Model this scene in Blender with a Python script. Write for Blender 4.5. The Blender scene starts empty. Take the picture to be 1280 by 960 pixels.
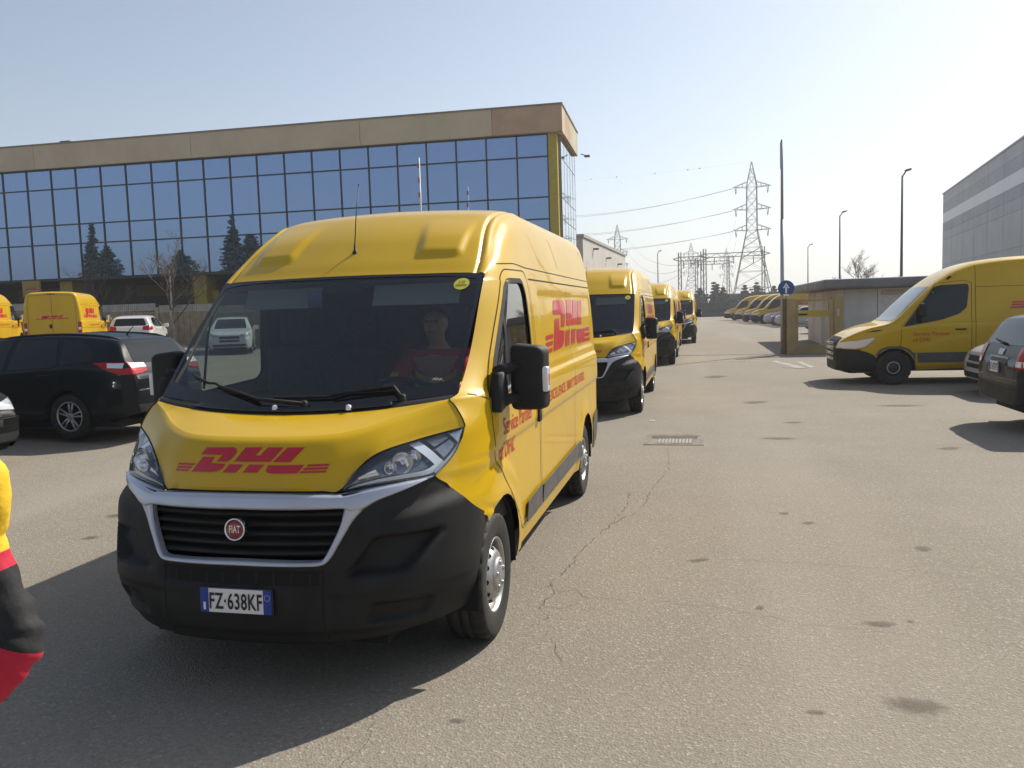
import bpy, bmesh, math, random
import numpy as np
from mathutils import Vector, Matrix
from mathutils.bvhtree import BVHTree

random.seed(7)
SC = bpy.context.scene
COL = SC.collection
R_ = math.radians

# ------------------------------------------------------------------ camera, sky, sun, exposure
cam_d = bpy.data.cameras.new("camera")
cam_d.sensor_width = 36.0
cam_d.lens = 28.88
cam_d.clip_start = 0.05
cam_d.clip_end = 9000.0
cam = bpy.data.objects.new("camera", cam_d)
COL.objects.link(cam)
_r = Vector((0.974302619, 0.223007400, -0.031656046))
_u = Vector((0.010907043, 0.093666057, 0.995543925))
_f = Vector((-0.224978759, 0.970306328, -0.088826733))
_mw = Matrix.Identity(4)
for _i in range(3):
    _mw[_i][0], _mw[_i][1], _mw[_i][2] = _r[_i], _u[_i], -_f[_i]
_mw[0][3], _mw[1][3], _mw[2][3] = 2.082462, -4.238960, 1.776128
cam.matrix_world = _mw
SC.camera = cam

SUN_DIR = Vector((0.655, 0.90, 1.0)).normalized()      # towards the sun
SUN_EL = math.asin(SUN_DIR.z)
SUN_AZ = math.atan2(SUN_DIR.x, SUN_DIR.y)
world = bpy.data.worlds.new("World")
SC.world = world
world.use_nodes = True
wn, wl = world.node_tree.nodes, world.node_tree.links
wn.clear()
sky = wn.new("ShaderNodeTexSky")
sky.sky_type = 'NISHITA'
sky.sun_disc = False
sky.sun_elevation = SUN_EL
sky.sun_rotation = SUN_AZ
sky.altitude = 100.0
sky.air_density = 1.0
sky.dust_density = 1.2
sky.ozone_density = 1.0
bg = wn.new("ShaderNodeBackground")
bg.inputs["Strength"].default_value = 0.107
wo = wn.new("ShaderNodeOutputWorld")
hsv = wn.new("ShaderNodeHueSaturation")
hsv.inputs["Saturation"].default_value = 0.75
hsv.inputs["Value"].default_value = 1.0
wl.new(sky.outputs[0], hsv.inputs["Color"])
wl.new(hsv.outputs[0], bg.inputs[0])
wl.new(bg.outputs[0], wo.inputs[0])
sun_d = bpy.data.lights.new("sun", 'SUN')
sun_d.energy = 4.8
sun_d.angle = R_(0.5)
sun_d.color = (1.0, 0.93, 0.82)
sun = bpy.data.objects.new("sun", sun_d)
sun.rotation_euler = SUN_DIR.to_track_quat('Z', 'Y').to_euler()
sun.location = (20, 30, 40)
COL.objects.link(sun)
SC.view_settings.view_transform = 'Standard'
SC.view_settings.look = 'None'
SC.view_settings.exposure = 0.35
SC.view_settings.gamma = 1.0
SC.cycles.max_bounces = 10
SC.cycles.transparent_max_bounces = 16
SC.cycles.glossy_bounces = 4
SC.cycles.caustics_reflective = False
SC.cycles.caustics_refractive = False
SC.cycles.use_denoising = True

# ------------------------------------------------------------------ materials
MATS = {}

def mat(name, col, rough=0.5, metal=0.0, coat=0.0, var=0.0, scale=8.0, bump=0.0, bscale=60.0, spec=0.5, col2=None, dirt=0.0, dirtcol=(0.25, 0.21, 0.16)):
    if name in MATS:
        return MATS[name]
    m = bpy.data.materials.new(name)
    m.use_nodes = True
    n, l = m.node_tree.nodes, m.node_tree.links
    p = n["Principled BSDF"]
    p.inputs["Base Color"].default_value = (*col, 1)
    p.inputs["Roughness"].default_value = rough
    p.inputs["Metallic"].default_value = metal
    p.inputs["Specular IOR Level"].default_value = spec
    p.inputs["Coat Weight"].default_value = coat
    p.inputs["Coat Roughness"].default_value = 0.03
    tc = n.new("ShaderNodeTexCoord")
    src = None
    if var > 0 or col2 is not None:
        nz = n.new("ShaderNodeTexNoise")
        nz.inputs["Scale"].default_value = scale
        nz.inputs["Detail"].default_value = 5
        l.new(tc.outputs["Object"], nz.inputs["Vector"])
        mx = n.new("ShaderNodeMix")
        mx.data_type = 'RGBA'
        c2 = col2 if col2 is not None else tuple(max(0, c * (1 - var)) for c in col)
        c1 = col if col2 is not None else tuple(min(1, c * (1 + var * 0.6)) for c in col)
        mx.inputs[6].default_value = (*c1, 1)
        mx.inputs[7].default_value = (*c2, 1)
        rp = n.new("ShaderNodeMapRange")
        rp.inputs[1].default_value = 0.35
        rp.inputs[2].default_value = 0.65
        l.new(nz.outputs[0], rp.inputs[0])
        l.new(rp.outputs[0], mx.inputs[0])
        src = mx.outputs[2]
        rr = n.new("ShaderNodeMapRange")
        rr.inputs[3].default_value = max(0.02, rough * 0.85)
        rr.inputs[4].default_value = min(1, rough * 1.2)
        l.new(nz.outputs[0], rr.inputs[0])
        l.new(rr.outputs[0], p.inputs["Roughness"])
    if dirt > 0:
        nd = n.new("ShaderNodeTexNoise")
        nd.inputs["Scale"].default_value = 2.3
        nd.inputs["Detail"].default_value = 8
        nd.inputs["Roughness"].default_value = 0.65
        l.new(tc.outputs["Object"], nd.inputs["Vector"])
        dr = n.new("ShaderNodeMapRange")
        dr.inputs[1].default_value = 0.45
        dr.inputs[2].default_value = 0.8
        dr.inputs[4].default_value = dirt
        l.new(nd.outputs[0], dr.inputs[0])
        dm = n.new("ShaderNodeMix")
        dm.data_type = 'RGBA'
        if src is not None:
            l.new(src, dm.inputs[6])
        else:
            dm.inputs[6].default_value = (*col, 1)
        dm.inputs[7].default_value = (*dirtcol, 1)
        l.new(dr.outputs[0], dm.inputs[0])
        src = dm.outputs[2]
    if src is not None:
        l.new(src, p.inputs["Base Color"])
    if bump > 0:
        nb = n.new("ShaderNodeTexNoise")
        nb.inputs["Scale"].default_value = bscale
        nb.inputs["Detail"].default_value = 3
        l.new(tc.outputs["Object"], nb.inputs["Vector"])
        b = n.new("ShaderNodeBump")
        b.inputs["Strength"].default_value = bump
        b.inputs["Distance"].default_value = 0.01
        l.new(nb.outputs[0], b.inputs["Height"])
        l.new(b.outputs[0], p.inputs["Normal"])
    MATS[name] = m
    return m

def glass_mat(name, tint, rough=0.02, refl=1.0, dust=0.0, base=0.075):
    """thin pane: tinted see-through plus mirror reflection by angle"""
    if name in MATS:
        return MATS[name]
    m = bpy.data.materials.new(name)
    m.use_nodes = True
    n, l = m.node_tree.nodes, m.node_tree.links
    n.clear()
    out = n.new("ShaderNodeOutputMaterial")
    tr = n.new("ShaderNodeBsdfTransparent")
    tr.inputs[0].default_value = (*tint, 1)
    gl = n.new("ShaderNodeBsdfGlossy")
    gl.inputs["Roughness"].default_value = rough
    gl.inputs[0].default_value = (refl, refl, refl, 1)
    # reflectance by angle, the same from both faces of the pane
    ge = n.new("ShaderNodeNewGeometry")
    dt = n.new("ShaderNodeVectorMath"); dt.operation = 'DOT_PRODUCT'
    l.new(ge.outputs["Normal"], dt.inputs[0]); l.new(ge.outputs["Incoming"], dt.inputs[1])
    ab = n.new("ShaderNodeMath"); ab.operation = 'ABSOLUTE'
    l.new(dt.outputs["Value"], ab.inputs[0])
    om = n.new("ShaderNodeMath"); om.operation = 'SUBTRACT'; om.inputs[0].default_value = 1.0
    l.new(ab.outputs[0], om.inputs[1])
    pw = n.new("ShaderNodeMath"); pw.operation = 'POWER'; pw.inputs[1].default_value = 4.2
    l.new(om.outputs[0], pw.inputs[0])
    fr = n.new("ShaderNodeMath"); fr.operation = 'MULTIPLY_ADD'
    fr.inputs[1].default_value = 1.0 - base; fr.inputs[2].default_value = base
    l.new(pw.outputs[0], fr.inputs[0])
    mx = n.new("ShaderNodeMixShader")
    l.new(fr.outputs[0], mx.inputs[0])
    l.new(tr.outputs[0], mx.inputs[1])
    l.new(gl.outputs[0], mx.inputs[2])
    last = mx.outputs[0]
    if dust > 0:
        df = n.new("ShaderNodeBsdfDiffuse")
        df.inputs[0].default_value = (0.35, 0.34, 0.31, 1)
        m2 = n.new("ShaderNodeMixShader")
        m2.inputs[0].default_value = dust
        l.new(last, m2.inputs[1])
        l.new(df.outputs[0], m2.inputs[2])
        last = m2.outputs[0]
    l.new(last, out.inputs[0])
    MATS[name] = m
    return m

YEL = mat("yellow_paint", (0.60, 0.375, 0.005), 0.36, coat=0.55, spec=0.12, var=0.05, scale=1.5, dirt=0.08, dirtcol=(0.40, 0.27, 0.05))
RED = mat("red_lettering", (0.52, 0.006, 0.02), 0.35, coat=0.5, var=0.05)
BLKP = mat("black_plastic", (0.012, 0.012, 0.012), 0.60, spec=0.35, var=0.25, scale=6, bump=0.15, bscale=400, dirt=0.07, dirtcol=(0.07, 0.065, 0.055))
BLKG = mat("black_gloss", (0.010, 0.010, 0.011), 0.12, coat=0.5)
GREYP = mat("grey_moulding", (0.085, 0.083, 0.080), 0.55, var=0.15, dirt=0.2)
SILV = mat("silver_paint", (0.50, 0.53, 0.60), 0.32, metal=0.45, coat=0.6, var=0.04)
CHR = mat("chrome", (0.80, 0.80, 0.82), 0.10, metal=1.0)
CHRD = mat("dull_chrome", (0.42, 0.43, 0.45), 0.30, metal=1.0, var=0.1)
RUB = mat("tyre_rubber", (0.016, 0.016, 0.016), 0.75, var=0.3, scale=12, dirt=0.35, dirtcol=(0.075, 0.068, 0.058))
STEEL = mat("wheel_steel", (0.48, 0.48, 0.48), 0.38, metal=0.85, var=0.12, scale=20, dirt=0.18)
DARK = mat("dark_void", (0.006, 0.006, 0.006), 0.9)
GAP = mat("panel_gap", (0.012, 0.010, 0.006), 0.9)
INT = mat("cab_trim", (0.020, 0.021, 0.023), 0.7, var=0.2, scale=15)
INTL = mat("cab_lining", (0.30, 0.31, 0.31), 0.85)
WHITE = mat("white_print", (0.78, 0.78, 0.76), 0.45)
BLUE = mat("plate_blue", (0.012, 0.045, 0.30), 0.4)
INK = mat("black_print", (0.012, 0.012, 0.012), 0.5)
GLS = glass_mat("windscreen_glass", (0.42, 0.49, 0.47), dust=0.02, base=0.06)
GLSS = glass_mat("side_glass", (0.74, 0.79, 0.78), dust=0.01)
GLSD = glass_mat("dark_glass", (0.10, 0.11, 0.12))
LENS = glass_mat("lamp_lens", (0.93, 0.95, 0.97))
REDL = mat("red_lamp", (0.40, 0.006, 0.010), 0.22, coat=0.25, spec=0.3)
ORAL = mat("orange_lamp", (0.75, 0.20, 0.02), 0.15, coat=1.0)
WHTL = mat("white_lamp", (0.75, 0.76, 0.78), 0.12, coat=1.0)

# ------------------------------------------------------------------ mesh helpers

def obj(name, bm, m, parent=None, smooth=True, label=None, edge=None):
    me = bpy.data.meshes.new(name)
    bmesh.ops.recalc_face_normals(bm, faces=bm.faces) if edge == 'recalc' else None
    bm.to_mesh(me)
    bm.free()
    for mm in (m if isinstance(m, (list, tuple)) else [m]):
        me.materials.append(mm)
    if smooth:
        me.polygons.foreach_set("use_smooth", [True] * len(me.polygons))
    o = bpy.data.objects.new(name, me)
    COL.objects.link(o)
    if parent is not None:
        o.parent = parent
    if label:
        o["label"] = label
    return o

def thing(name, label, cat, loc=(0, 0, 0), rz=0.0, group=None):
    o = bpy.data.objects.new(name, None)
    o.empty_display_size = 0.3
    COL.objects.link(o)
    o.location = loc
    o.rotation_euler = (0, 0, rz)
    tag(o, label, cat, group)
    return o

def tag(o, label=None, cat=None, group=None, kind=None):
    if label: o["label"] = label
    if cat: o["category"] = cat
    if group: o["group"] = group
    if kind: o["kind"] = kind
    return o

def copy_tree(o, parent=None):
    c = o.copy()
    COL.objects.link(c)
    c.parent = parent
    for ch in list(o.children):
        copy_tree(ch, c)
    return c

def V(*a):
    return Vector(a)

def add_grid(bm, P, flip=False, mi=0):
    vs = [[bm.verts.new(p) for p in row] for row in P]
    fs = []
    for i in range(len(P) - 1):
        for j in range(len(P[0]) - 1):
            q = [vs[i][j], vs[i][j + 1], vs[i + 1][j + 1], vs[i + 1][j]]
            if flip: q.reverse()
            try:
                f = bm.faces.new(q)
                f.material_index = mi
                fs.append(f)
            except ValueError:
                pass
    return fs

def mirror_rows(P):
    return [[(-p[0], p[1], p[2]) for p in row] for row in P]

def add_box(bm, x0, x1, y0, y1, z0, z1, bev=0.0, mi=0, M=None, seg=2):
    r = bmesh.ops.create_cube(bm, size=1.0)
    vs = r["verts"]
    for v in vs:
        v.co = Vector(((x0 + x1) / 2 + v.co.x * (x1 - x0), (y0 + y1) / 2 + v.co.y * (y1 - y0), (z0 + z1) / 2 + v.co.z * (z1 - z0)))
    fs = set(f for v in vs for f in v.link_faces)
    if bev > 0:
        es = set(e for f in fs for e in f.edges)
        rb = bmesh.ops.bevel(bm, geom=list(es), offset=bev, segments=seg, profile=0.6, affect='EDGES')
        fs = set(rb["faces"]) | set(f for f in fs if f.is_valid)
        vs = list(set(v for f in fs for v in f.verts))
    for f in fs: f.material_index = mi
    if M is not None:
        for v in set(v for f in fs for v in f.verts): v.co = M @ v.co
    return list(fs)

def frame_from(d):
    d = d.normalized()
    a = Vector((0, 0, 1)) if abs(d.z) < 0.95 else Vector((1, 0, 0))
    x = a.cross(d).normalized()
    y = d.cross(x).normalized()
    return x, y

def add_tube(bm, pts, r, n=8, mi=0, caps=True):
    pts = [Vector(p) for p in pts]
    rings = []
    ox = None
    for i, p in enumerate(pts):
        if i == 0: d = pts[1] - pts[0]
        elif i == len(pts) - 1: d = pts[-1] - pts[-2]
        else: d = (pts[i + 1] - pts[i]).normalized() + (pts[i] - pts[i - 1]).normalized()
        if d.length < 1e-9: d = Vector((0, 0, 1))
        d.normalize()
        if ox is None: x, y = frame_from(d)
        else:
            x = (ox - d * ox.dot(d)).normalized(); y = d.cross(x)
        ox = x
        rr = r[i] if isinstance(r, (list, tuple)) else r
        rings.append([bm.verts.new(p + (x * math.cos(2 * math.pi * k / n) + y * math.sin(2 * math.pi * k / n)) * rr) for k in range(n)])
    for a, b in zip(rings[:-1], rings[1:]):
        for k in range(n):
            f = bm.faces.new([a[k], a[(k + 1) % n], b[(k + 1) % n], b[k]]); f.material_index = mi
    if caps:
        f = bm.faces.new(list(reversed(rings[0]))); f.material_index = mi
        f = bm.faces.new(rings[-1]); f.material_index = mi

def add_lathe(bm, prof, M, n=32, mi=0):
    """prof: (radius, height) pairs about local z, moved by matrix M"""
    rings = []
    for (r, h) in prof:
        if r < 1e-6:
            rings.append([bm.verts.new(M @ Vector((0, 0, h)))])
        else:
            rings.append([bm.verts.new(M @ Vector((r * math.cos(2 * math.pi * k / n), r * math.sin(2 * math.pi * k / n), h))) for k in range(n)])
    for a, b in zip(rings[:-1], rings[1:]):
        for k in range(n):
            k2 = (k + 1) % n
            if len(a) == 1 and len(b) == 1: continue
            if len(a) == 1: q = [a[0], b[k2], b[k]]
            elif len(b) == 1: q = [a[k], a[k2], b[0]]
            else: q = [a[k], a[k2], b[k2], b[k]]
            f = bm.faces.new(q); f.material_index = mi

def add_prism(bm, poly, h0, h1, M=None, mi=0):
    """poly: 2-D outline extruded from h0 to h1 on local z"""
    M = M or Matrix.Identity(4)
    a = [bm.verts.new(M @ Vector((x, y, h0))) for x, y in poly]
    b = [bm.verts.new(M @ Vector((x, y, h1))) for x, y in poly]
    n = len(poly)
    fs = [bm.faces.new(list(reversed(a))), bm.faces.new(b)]
    for k in range(n):
        fs.append(bm.faces.new([a[k], a[(k + 1) % n], b[(k + 1) % n], b[k]]))
    for f in fs: f.material_index = mi
    return fs

def cr(p0, p1, p2, p3, t):
    return 0.5 * ((2 * p1) + (p2 - p0) * t + (2 * p0 - 5 * p1 + 4 * p2 - p3) * t * t + (3 * p1 - p0 - 3 * p2 + p3) * t ** 3)

def resample(pts, n):
    """Catmull-Rom by index"""
    A = np.array(pts, float)
    m = len(A)
    out = []
    for k in range(n):
        s = k / (n - 1) * (m - 1)
        i = min(int(s), m - 2)
        t = s - i
        p1, p2 = A[i], A[i + 1]
        p0 = A[i - 1] if i > 0 else 2 * p1 - p2
        p3 = A[i + 2] if i + 2 < m else 2 * p2 - p1
        out.append(cr(p0, p1, p2, p3, t))
    return np.array(out)

def surf_rows(rows, nu, nv):
    a = [resample(r, nu) for r in rows]
    cols = [resample([a[i][j] for i in range(len(rows))], nv) for j in range(nu)]
    return [[tuple(cols[j][i]) for j in range(nu)] for i in range(nv)]

def tab(xs, ys):
    """smooth monotone table lookup"""
    xs = np.array(xs, float); ys = np.array(ys, float)
    h = np.diff(xs); d = np.diff(ys) / h
    m = np.zeros(len(xs))
    m[0], m[-1] = d[0], d[-1]
    for i in range(1, len(xs) - 1):
        m[i] = 0 if d[i - 1] * d[i] <= 0 else 2 * d[i - 1] * d[i] / (d[i - 1] + d[i])
    def f(x):
        if x <= xs[0]: return float(ys[0])
        if x >= xs[-1]: return float(ys[-1])
        i = int(np.searchsorted(xs, x) - 1)
        t = (x - xs[i]) / h[i]
        return float((2 * t ** 3 - 3 * t * t + 1) * ys[i] + (t ** 3 - 2 * t * t + t) * h[i] * m[i] + (-2 * t ** 3 + 3 * t * t) * ys[i + 1] + (t ** 3 - t * t) * h[i] * m[i + 1])
    return f

def lin(xs, ys):
    return lambda x: float(np.interp(x, xs, ys))

def cut_convex(bm, faces, poly, a=1, b=2):
    """faces cut along a convex outline given in coordinates a,b; returns the faces inside"""
    area = sum(poly[i][0] * poly[(i + 1) % len(poly)][1] - poly[(i + 1) % len(poly)][0] * poly[i][1] for i in range(len(poly)))
    if area < 0: poly = list(reversed(poly))
    xs = [p[0] for p in poly]; ys = [p[1] for p in poly]
    cur = [f for f in faces if f.is_valid and max(v.co[a] for v in f.verts) > min(xs) and min(v.co[a] for v in f.verts) < max(xs) and max(v.co[b] for v in f.verts) > min(ys) and min(v.co[b] for v in f.verts) < max(ys)]
    for i in range(len(poly)):
        p, q = poly[i], poly[(i + 1) % len(poly)]
        no = Vector((0, 0, 0)); co = Vector((0, 0, 0))
        no[a], no[b] = q[1] - p[1], p[0] - q[0]
        co[a], co[b] = p
        no.normalize()
        geom = list(cur) + list(set(e for f in cur for e in f.edges)) + list(set(v for f in cur for v in f.verts))
        r = bmesh.ops.bisect_plane(bm, geom=geom, dist=1e-6, plane_co=co, plane_no=no)
        fs = set(g for g in r["geom"] if isinstance(g, bmesh.types.BMFace))
        cur = [f for f in fs if (f.calc_center_median() - co).dot(no) < 0]
    return cur

def take_faces(bm, faces):
    """moves faces out of bm into a new bmesh"""
    nb = bmesh.new()
    mp = {}
    for f in faces:
        vs = []
        for v in f.verts:
            if v not in mp: mp[v] = nb.verts.new(v.co)
            vs.append(mp[v])
        nf = nb.faces.new(vs); nf.material_index = f.material_index
    bmesh.ops.delete(bm, geom=list(faces), context='FACES')
    return nb

def round_poly(poly, r, n=4):
    out = []
    m = len(poly)
    for i in range(m):
        p0, p, p1 = Vector(poly[i - 1]), Vector(poly[i]), Vector(poly[(i + 1) % m])
        rr = r[i] if isinstance(r, (list, tuple)) else r
        d0 = (p0 - p); d1 = (p1 - p)
        rr = min(rr, d0.length * 0.45, d1.length * 0.45)
        if rr < 1e-5:
            out.append(tuple(p)); continue
        a = p + d0.normalized() * rr; b = p + d1.normalized() * rr
        for k in range(n + 1):
            t = k / n
            out.append(tuple(a * (1 - t) ** 2 + p * 2 * t * (1 - t) + b * t * t))
    return out

def fill_poly(poly, cell=0.05):
    """triangulated flat outline diced into a grid so it can follow a curved surface; returns bmesh in the xy plane"""
    b = bmesh.new()
    vs = [b.verts.new((x, y, 0)) for x, y in poly]
    f = b.faces.new(vs)
    if len(vs) > 4: bmesh.ops.triangulate(b, faces=[f])
    dice(b, cell)
    return b

def dice(b, cell):
    if cell <= 0: return
    xs = [v.co.x for v in b.verts]; ys = [v.co.y for v in b.verts]
    for ax, lo, hi in ((0, min(xs), max(xs)), (1, min(ys), max(ys))):
        k = math.ceil((lo + 1e-4) / cell)
        while k * cell < hi - 1e-4:
            co = Vector((0, 0, 0)); co[ax] = k * cell
            no = Vector((0, 0, 0)); no[ax] = 1
            bmesh.ops.bisect_plane(b, geom=list(b.verts) + list(b.edges) + list(b.faces), dist=1e-6, plane_co=co, plane_no=no)
            k += 1
    bmesh.ops.triangulate(b, faces=[f for f in b.faces if len(f.verts) > 4])

def project(b, place, bvh, off, target=None, mi=0, back=1.0):
    """drops the flat mesh b on a surface. place(u,v) gives (origin, direction)"""
    t = target if target is not None else bmesh.new()
    mp = {}
    bad = set()
    for v in b.verts:
        o, d = place(v.co.x, v.co.y)
        h, nrm, _, _ = bvh.ray_cast(o, d)
        if h is None or abs(nrm.dot(d)) < .10:
            bad.add(v); mp[v] = None
            continue
        mp[v] = t.verts.new(h + (nrm if nrm.dot(d) < 0 else -nrm) * off)
    for f in b.faces:
        if any(v in bad for v in f.verts): continue
        q = [mp[v] for v in f.verts]
        if len(set(q)) < 3: continue
        try:
            nf = t.faces.new(q); nf.material_index = mi; nf.smooth = True
        except ValueError:
            pass
    b.free()
    return t

def text_mesh(s, size=1.0, bold=0.0, shear=0.0, extrude=0.0, align='CENTER', sx=1.0, spacing=1.0):
    """bmesh of a line of lettering in the xy plane"""
    cu = bpy.data.curves.new("lettering", 'FONT')
    cu.body = s; cu.size = size; cu.offset = bold; cu.shear = shear; cu.extrude = extrude
    cu.align_x = align; cu.align_y = 'CENTER'; cu.space_character = spacing
    cu.resolution_u = 3
    o = bpy.data.objects.new("lettering", cu)
    COL.objects.link(o)
    me = bpy.data.meshes.new_from_object(o.evaluated_get(bpy.context.evaluated_depsgraph_get()))
    b = bmesh.new(); b.from_mesh(me)
    bpy.data.objects.remove(o); bpy.data.curves.remove(cu); bpy.data.meshes.remove(me)
    if sx != 1.0:
        for v in b.verts: v.co.x *= sx
    return b

def logo_polys():
    """red slanted parcel lettering: unit height letters centred on 0, 7 wide with its speed stripes"""
    raw = [
        [(300, 118), (515, 118), (540, 126), (551, 146), (538, 172), (515, 196), (488, 210), (408, 208), (446, 166), (262, 163)],
        [(288, 178), (390, 178), (364, 216), (487, 224), (466, 252), (436, 268), (398, 275), (212, 277)],
        [(610, 120), (742, 120), (700, 171), (737, 172), (780, 122), (895, 124), (822, 213), (548, 208)],
        [(517, 225), (627, 227), (577, 279), (475, 278)],
        [(670, 228), (782, 230), (737, 281), (632, 279)],
        [(925, 126), (1046, 128), (966, 218), (840, 215)],
        [(812, 234), (1068, 238), (1025, 291), (850, 288), (815, 282), (800, 264)],
    ]
    for k in range(3):
        y = 222 + k * 20.5
        raw.append([(80 - k * 8, y), (232 - k * 20, y), (219 - k * 20, y + 13), (76 - k * 8, y + 13)])
        raw.append([(1092 - k * 21, y + 15), (1233 - k * 7, y + 18), (1229 - k * 7, y + 31), (1080 - k * 21, y + 28)])
    out = []
    for p in raw:
        q = []
        for x, y in p:
            yy = y - (x - 640) * 0.017
            q.append(((x - 640) / 165.0, -(yy - 198) / 165.0))
        out.append(q)
    return out

# ------------------------------------------------------------------ the panel van
XS = tab([.33, .45, .60, .90, 1.03, 1.045, 1.09, 1.20, 1.31, 1.345, 1.45, 1.60, 1.80, 1.96, 2.10, 2.25, 2.36, 2.43, 2.475, 2.50, 2.515, 2.525, 2.53],
         [.972, .992, 1.002, 1.006, 1.008, 1.016, 1.022, 1.020, 1.014, .996, .990, .983, .967, .948, .928, .900, .868, .825, .765, .68, .50, .25, 0.0])
BY = tab([.33, .70, .73, .783, .839, .895, .959, 1.005, 1.04, 1.10, 1.208, 1.29, 1.341, 1.36, 1.96],
         [-.24, -.24, -.25, -.362, -.452, -.482, -.512, -.562, -.50, -.41, -.326, -.30, -.283, -.21, .418])
BX = tab([.33, .70, .73, .783, .839, .895, .959, 1.005, 1.04, 1.10, 1.208, 1.29, 1.341, 1.36, 1.96],
         [.985, .992, .995, .972, .942, .915, .882, .840, .868, .905, .928, .87, .838, .862, .852])
BW = lin([.33, .72, .90, 1.2, 1.36, 1.6, 1.96], [.2, .25, .52, .50, .34, .30, .30])
ZR = tab([.30, .36, .45, .557, .70, .90, 1.05, 1.36, 1.7, 4.20, 4.36, 4.44, 4.47], [1.975, 2.012, 2.085, 2.165, 2.268, 2.380, 2.443, 2.500, 2.527, 2.53, 2.52, 2.49, 2.465])
VAN_END = 4.462

def sm(a, b, x):
    if a == b: return 1.0 if x >= a else 0.0
    t = min(1, max(0, (x - a) / (b - a)))
    return t * t * (3 - 2 * t)

def rect_mask(u, v, u0, u1, v0, v1, s):
    return sm(u0 - s, u0 + s, u) * (1 - sm(u1 - s, u1 + s, u)) * sm(v0 - s, v0 + s, v) * (1 - sm(v1 - s, v1 + s, v))

def side_x(y, z):
    x = XS(z)
    s = min(1, max(0, (y - BY(z)) / BW(z)))
    x -= (XS(z) - BX(z)) * (1 - s) ** 2
    r = math.hypot(y, z - .36)
    if z < 1.25:
        x += .020 * (1 - sm(.56, .63, r)) * sm(-.42, -.15, y) + .010 * math.exp(-((r - .44) / .04) ** 2) * sm(-.35, -.2, y)
    r2 = math.hypot(y - 3.45, z - .36)
    x += .012 * (1 - sm(.50, .56, r2)) + .008 * math.exp(-((r2 - .44) / .04) ** 2)
    x -= .011 * rect_mask(y, z, 1.48, 4.22, 1.41, 1.90, .022)
    x -= .008 * rect_mask(y, z, 1.55, 2.78, 2.06, 2.30, .03) * (1 if z < 2.35 else 0)
    if y > 4.26:
        x -= .075 * ((y - 4.26) / (VAN_END - 4.26)) ** 2.6
    return x

def xs_inverse(x):
    a, b = 2.3, 2.53
    for _ in range(40):
        m = (a + b) / 2
        if XS(m) > x: a = m
        else: b = m
    return (a + b) / 2

def van_surfaces():
    """grids of the left half: side, roof, rear"""
    sd = [(k / 129) for k in range(130)]
    sd = [0.55 * s + 0.45 * s ** 1.8 for s in sd]
    zrows = sorted(set([.33, .40, .45, .52, .60, .66, .70, .74, .783, .81, .839, .87, .895, .93, .959, .985, 1.005, 1.022, 1.035, 1.045, 1.06, 1.09, 1.12, 1.16, 1.208, 1.25, 1.29, 1.315, 1.33, 1.341, 1.352, 1.362, 1.38, 1.40, 1.42, 1.45] + [1.45 + .51 * k / 14 for k in range(15)]))
    side = []
    for z in zrows:
        row = []
        for s in sd:
            y = BY(z) + (VAN_END - BY(z)) * s
            row.append((side_x(y, z), y, z))
        side.append(row)
    zt = [1.96 + .40 * k / 12 for k in range(13)] + [2.385, 2.41, 2.43] + [xs_inverse(X) for X in list(np.linspace(.815, .60, 34)) + list(np.linspace(.58, .0, 30))]
    roof = []
    for z in zt:
        xs0 = XS(z)
        xf = min(xs0, .852)
        yf = .36 + .10 * (xf / .848) ** 2
        if xs0 > .852: yf = .418 + .042 * min(1, (z - 1.96) / .42)
        row = []
        for s in sd:
            y = yf + (VAN_END - yf) * s
            yr = y - .10 * (min(.9, xf) / .848) ** 2 * (1 - sm(.9, 1.8, y))
            zz = 1.96 + (z - 1.96) * (ZR(yr) - 1.96) / .57
            t = min(1, max(0, (y - yf) / .34))
            x = xs0 - (xs0 - xf) * (1 - t) ** 2
            if y > 4.26: x -= .075 * ((y - 4.26) / (VAN_END - 4.26)) ** 2.6 * (x / .95)
            # joint of the high roof: a gutter that runs up beside the cap
            gx = .800 - .060 * sm(.45, 1.05, y)
            if y < 1.9:
                fade = 1 - sm(1.5, 1.9, y)
                d1 = abs(x - gx)
                zz -= fade * .020 * math.exp(-(d1 / .011) ** 2)
                zz += fade * .006 * math.exp(-((x - gx - .030) / .014) ** 2)
            # pressed pads of the cap
            pad = rect_mask(x, yr, .42 - .05 * sm(.5, .9, yr), .672, .515, 2.0, .028) * (1 - sm(.60, .98, yr))
            zz += .019 * pad
            pv = pad
            row.append((x, y - .012 * pv, zz))
        roof.append(row)
    ends = [r[-1] for r in side] + [r[-1] for r in roof[1:-1]]
    rear = []
    for e in ends:
        rear.append([(e[0] * (1 - t), VAN_END + .012 * (1 - (1 - t) ** 8), e[2]) for t in (0, .03, .08, .2, .4, .6, .8, 1.0)])
    return side, roof, rear

PLAN = resample([(0, 0), (.15, .004), (.30, .018), (.45, .052), (.60, .112), (.73, .20), (.84, .325), (.915, .45), (.962, .58), (.985, .70), (.995, .82)], 60)
BY0 = tab([.20, .26, .34, .45, .60, .66, .80, .90, .985, 1.05], [-.885, -.925, -.945, -.962, -.957, -.948, -.926, -.910, -.885, -.855])
BTOP = tab([0, .30, .46, .65, .84, .882, .915, .942, .972, .995], [.978, .975, .968, .988, 1.004, .957, .893, .837, .781, .73])

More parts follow.
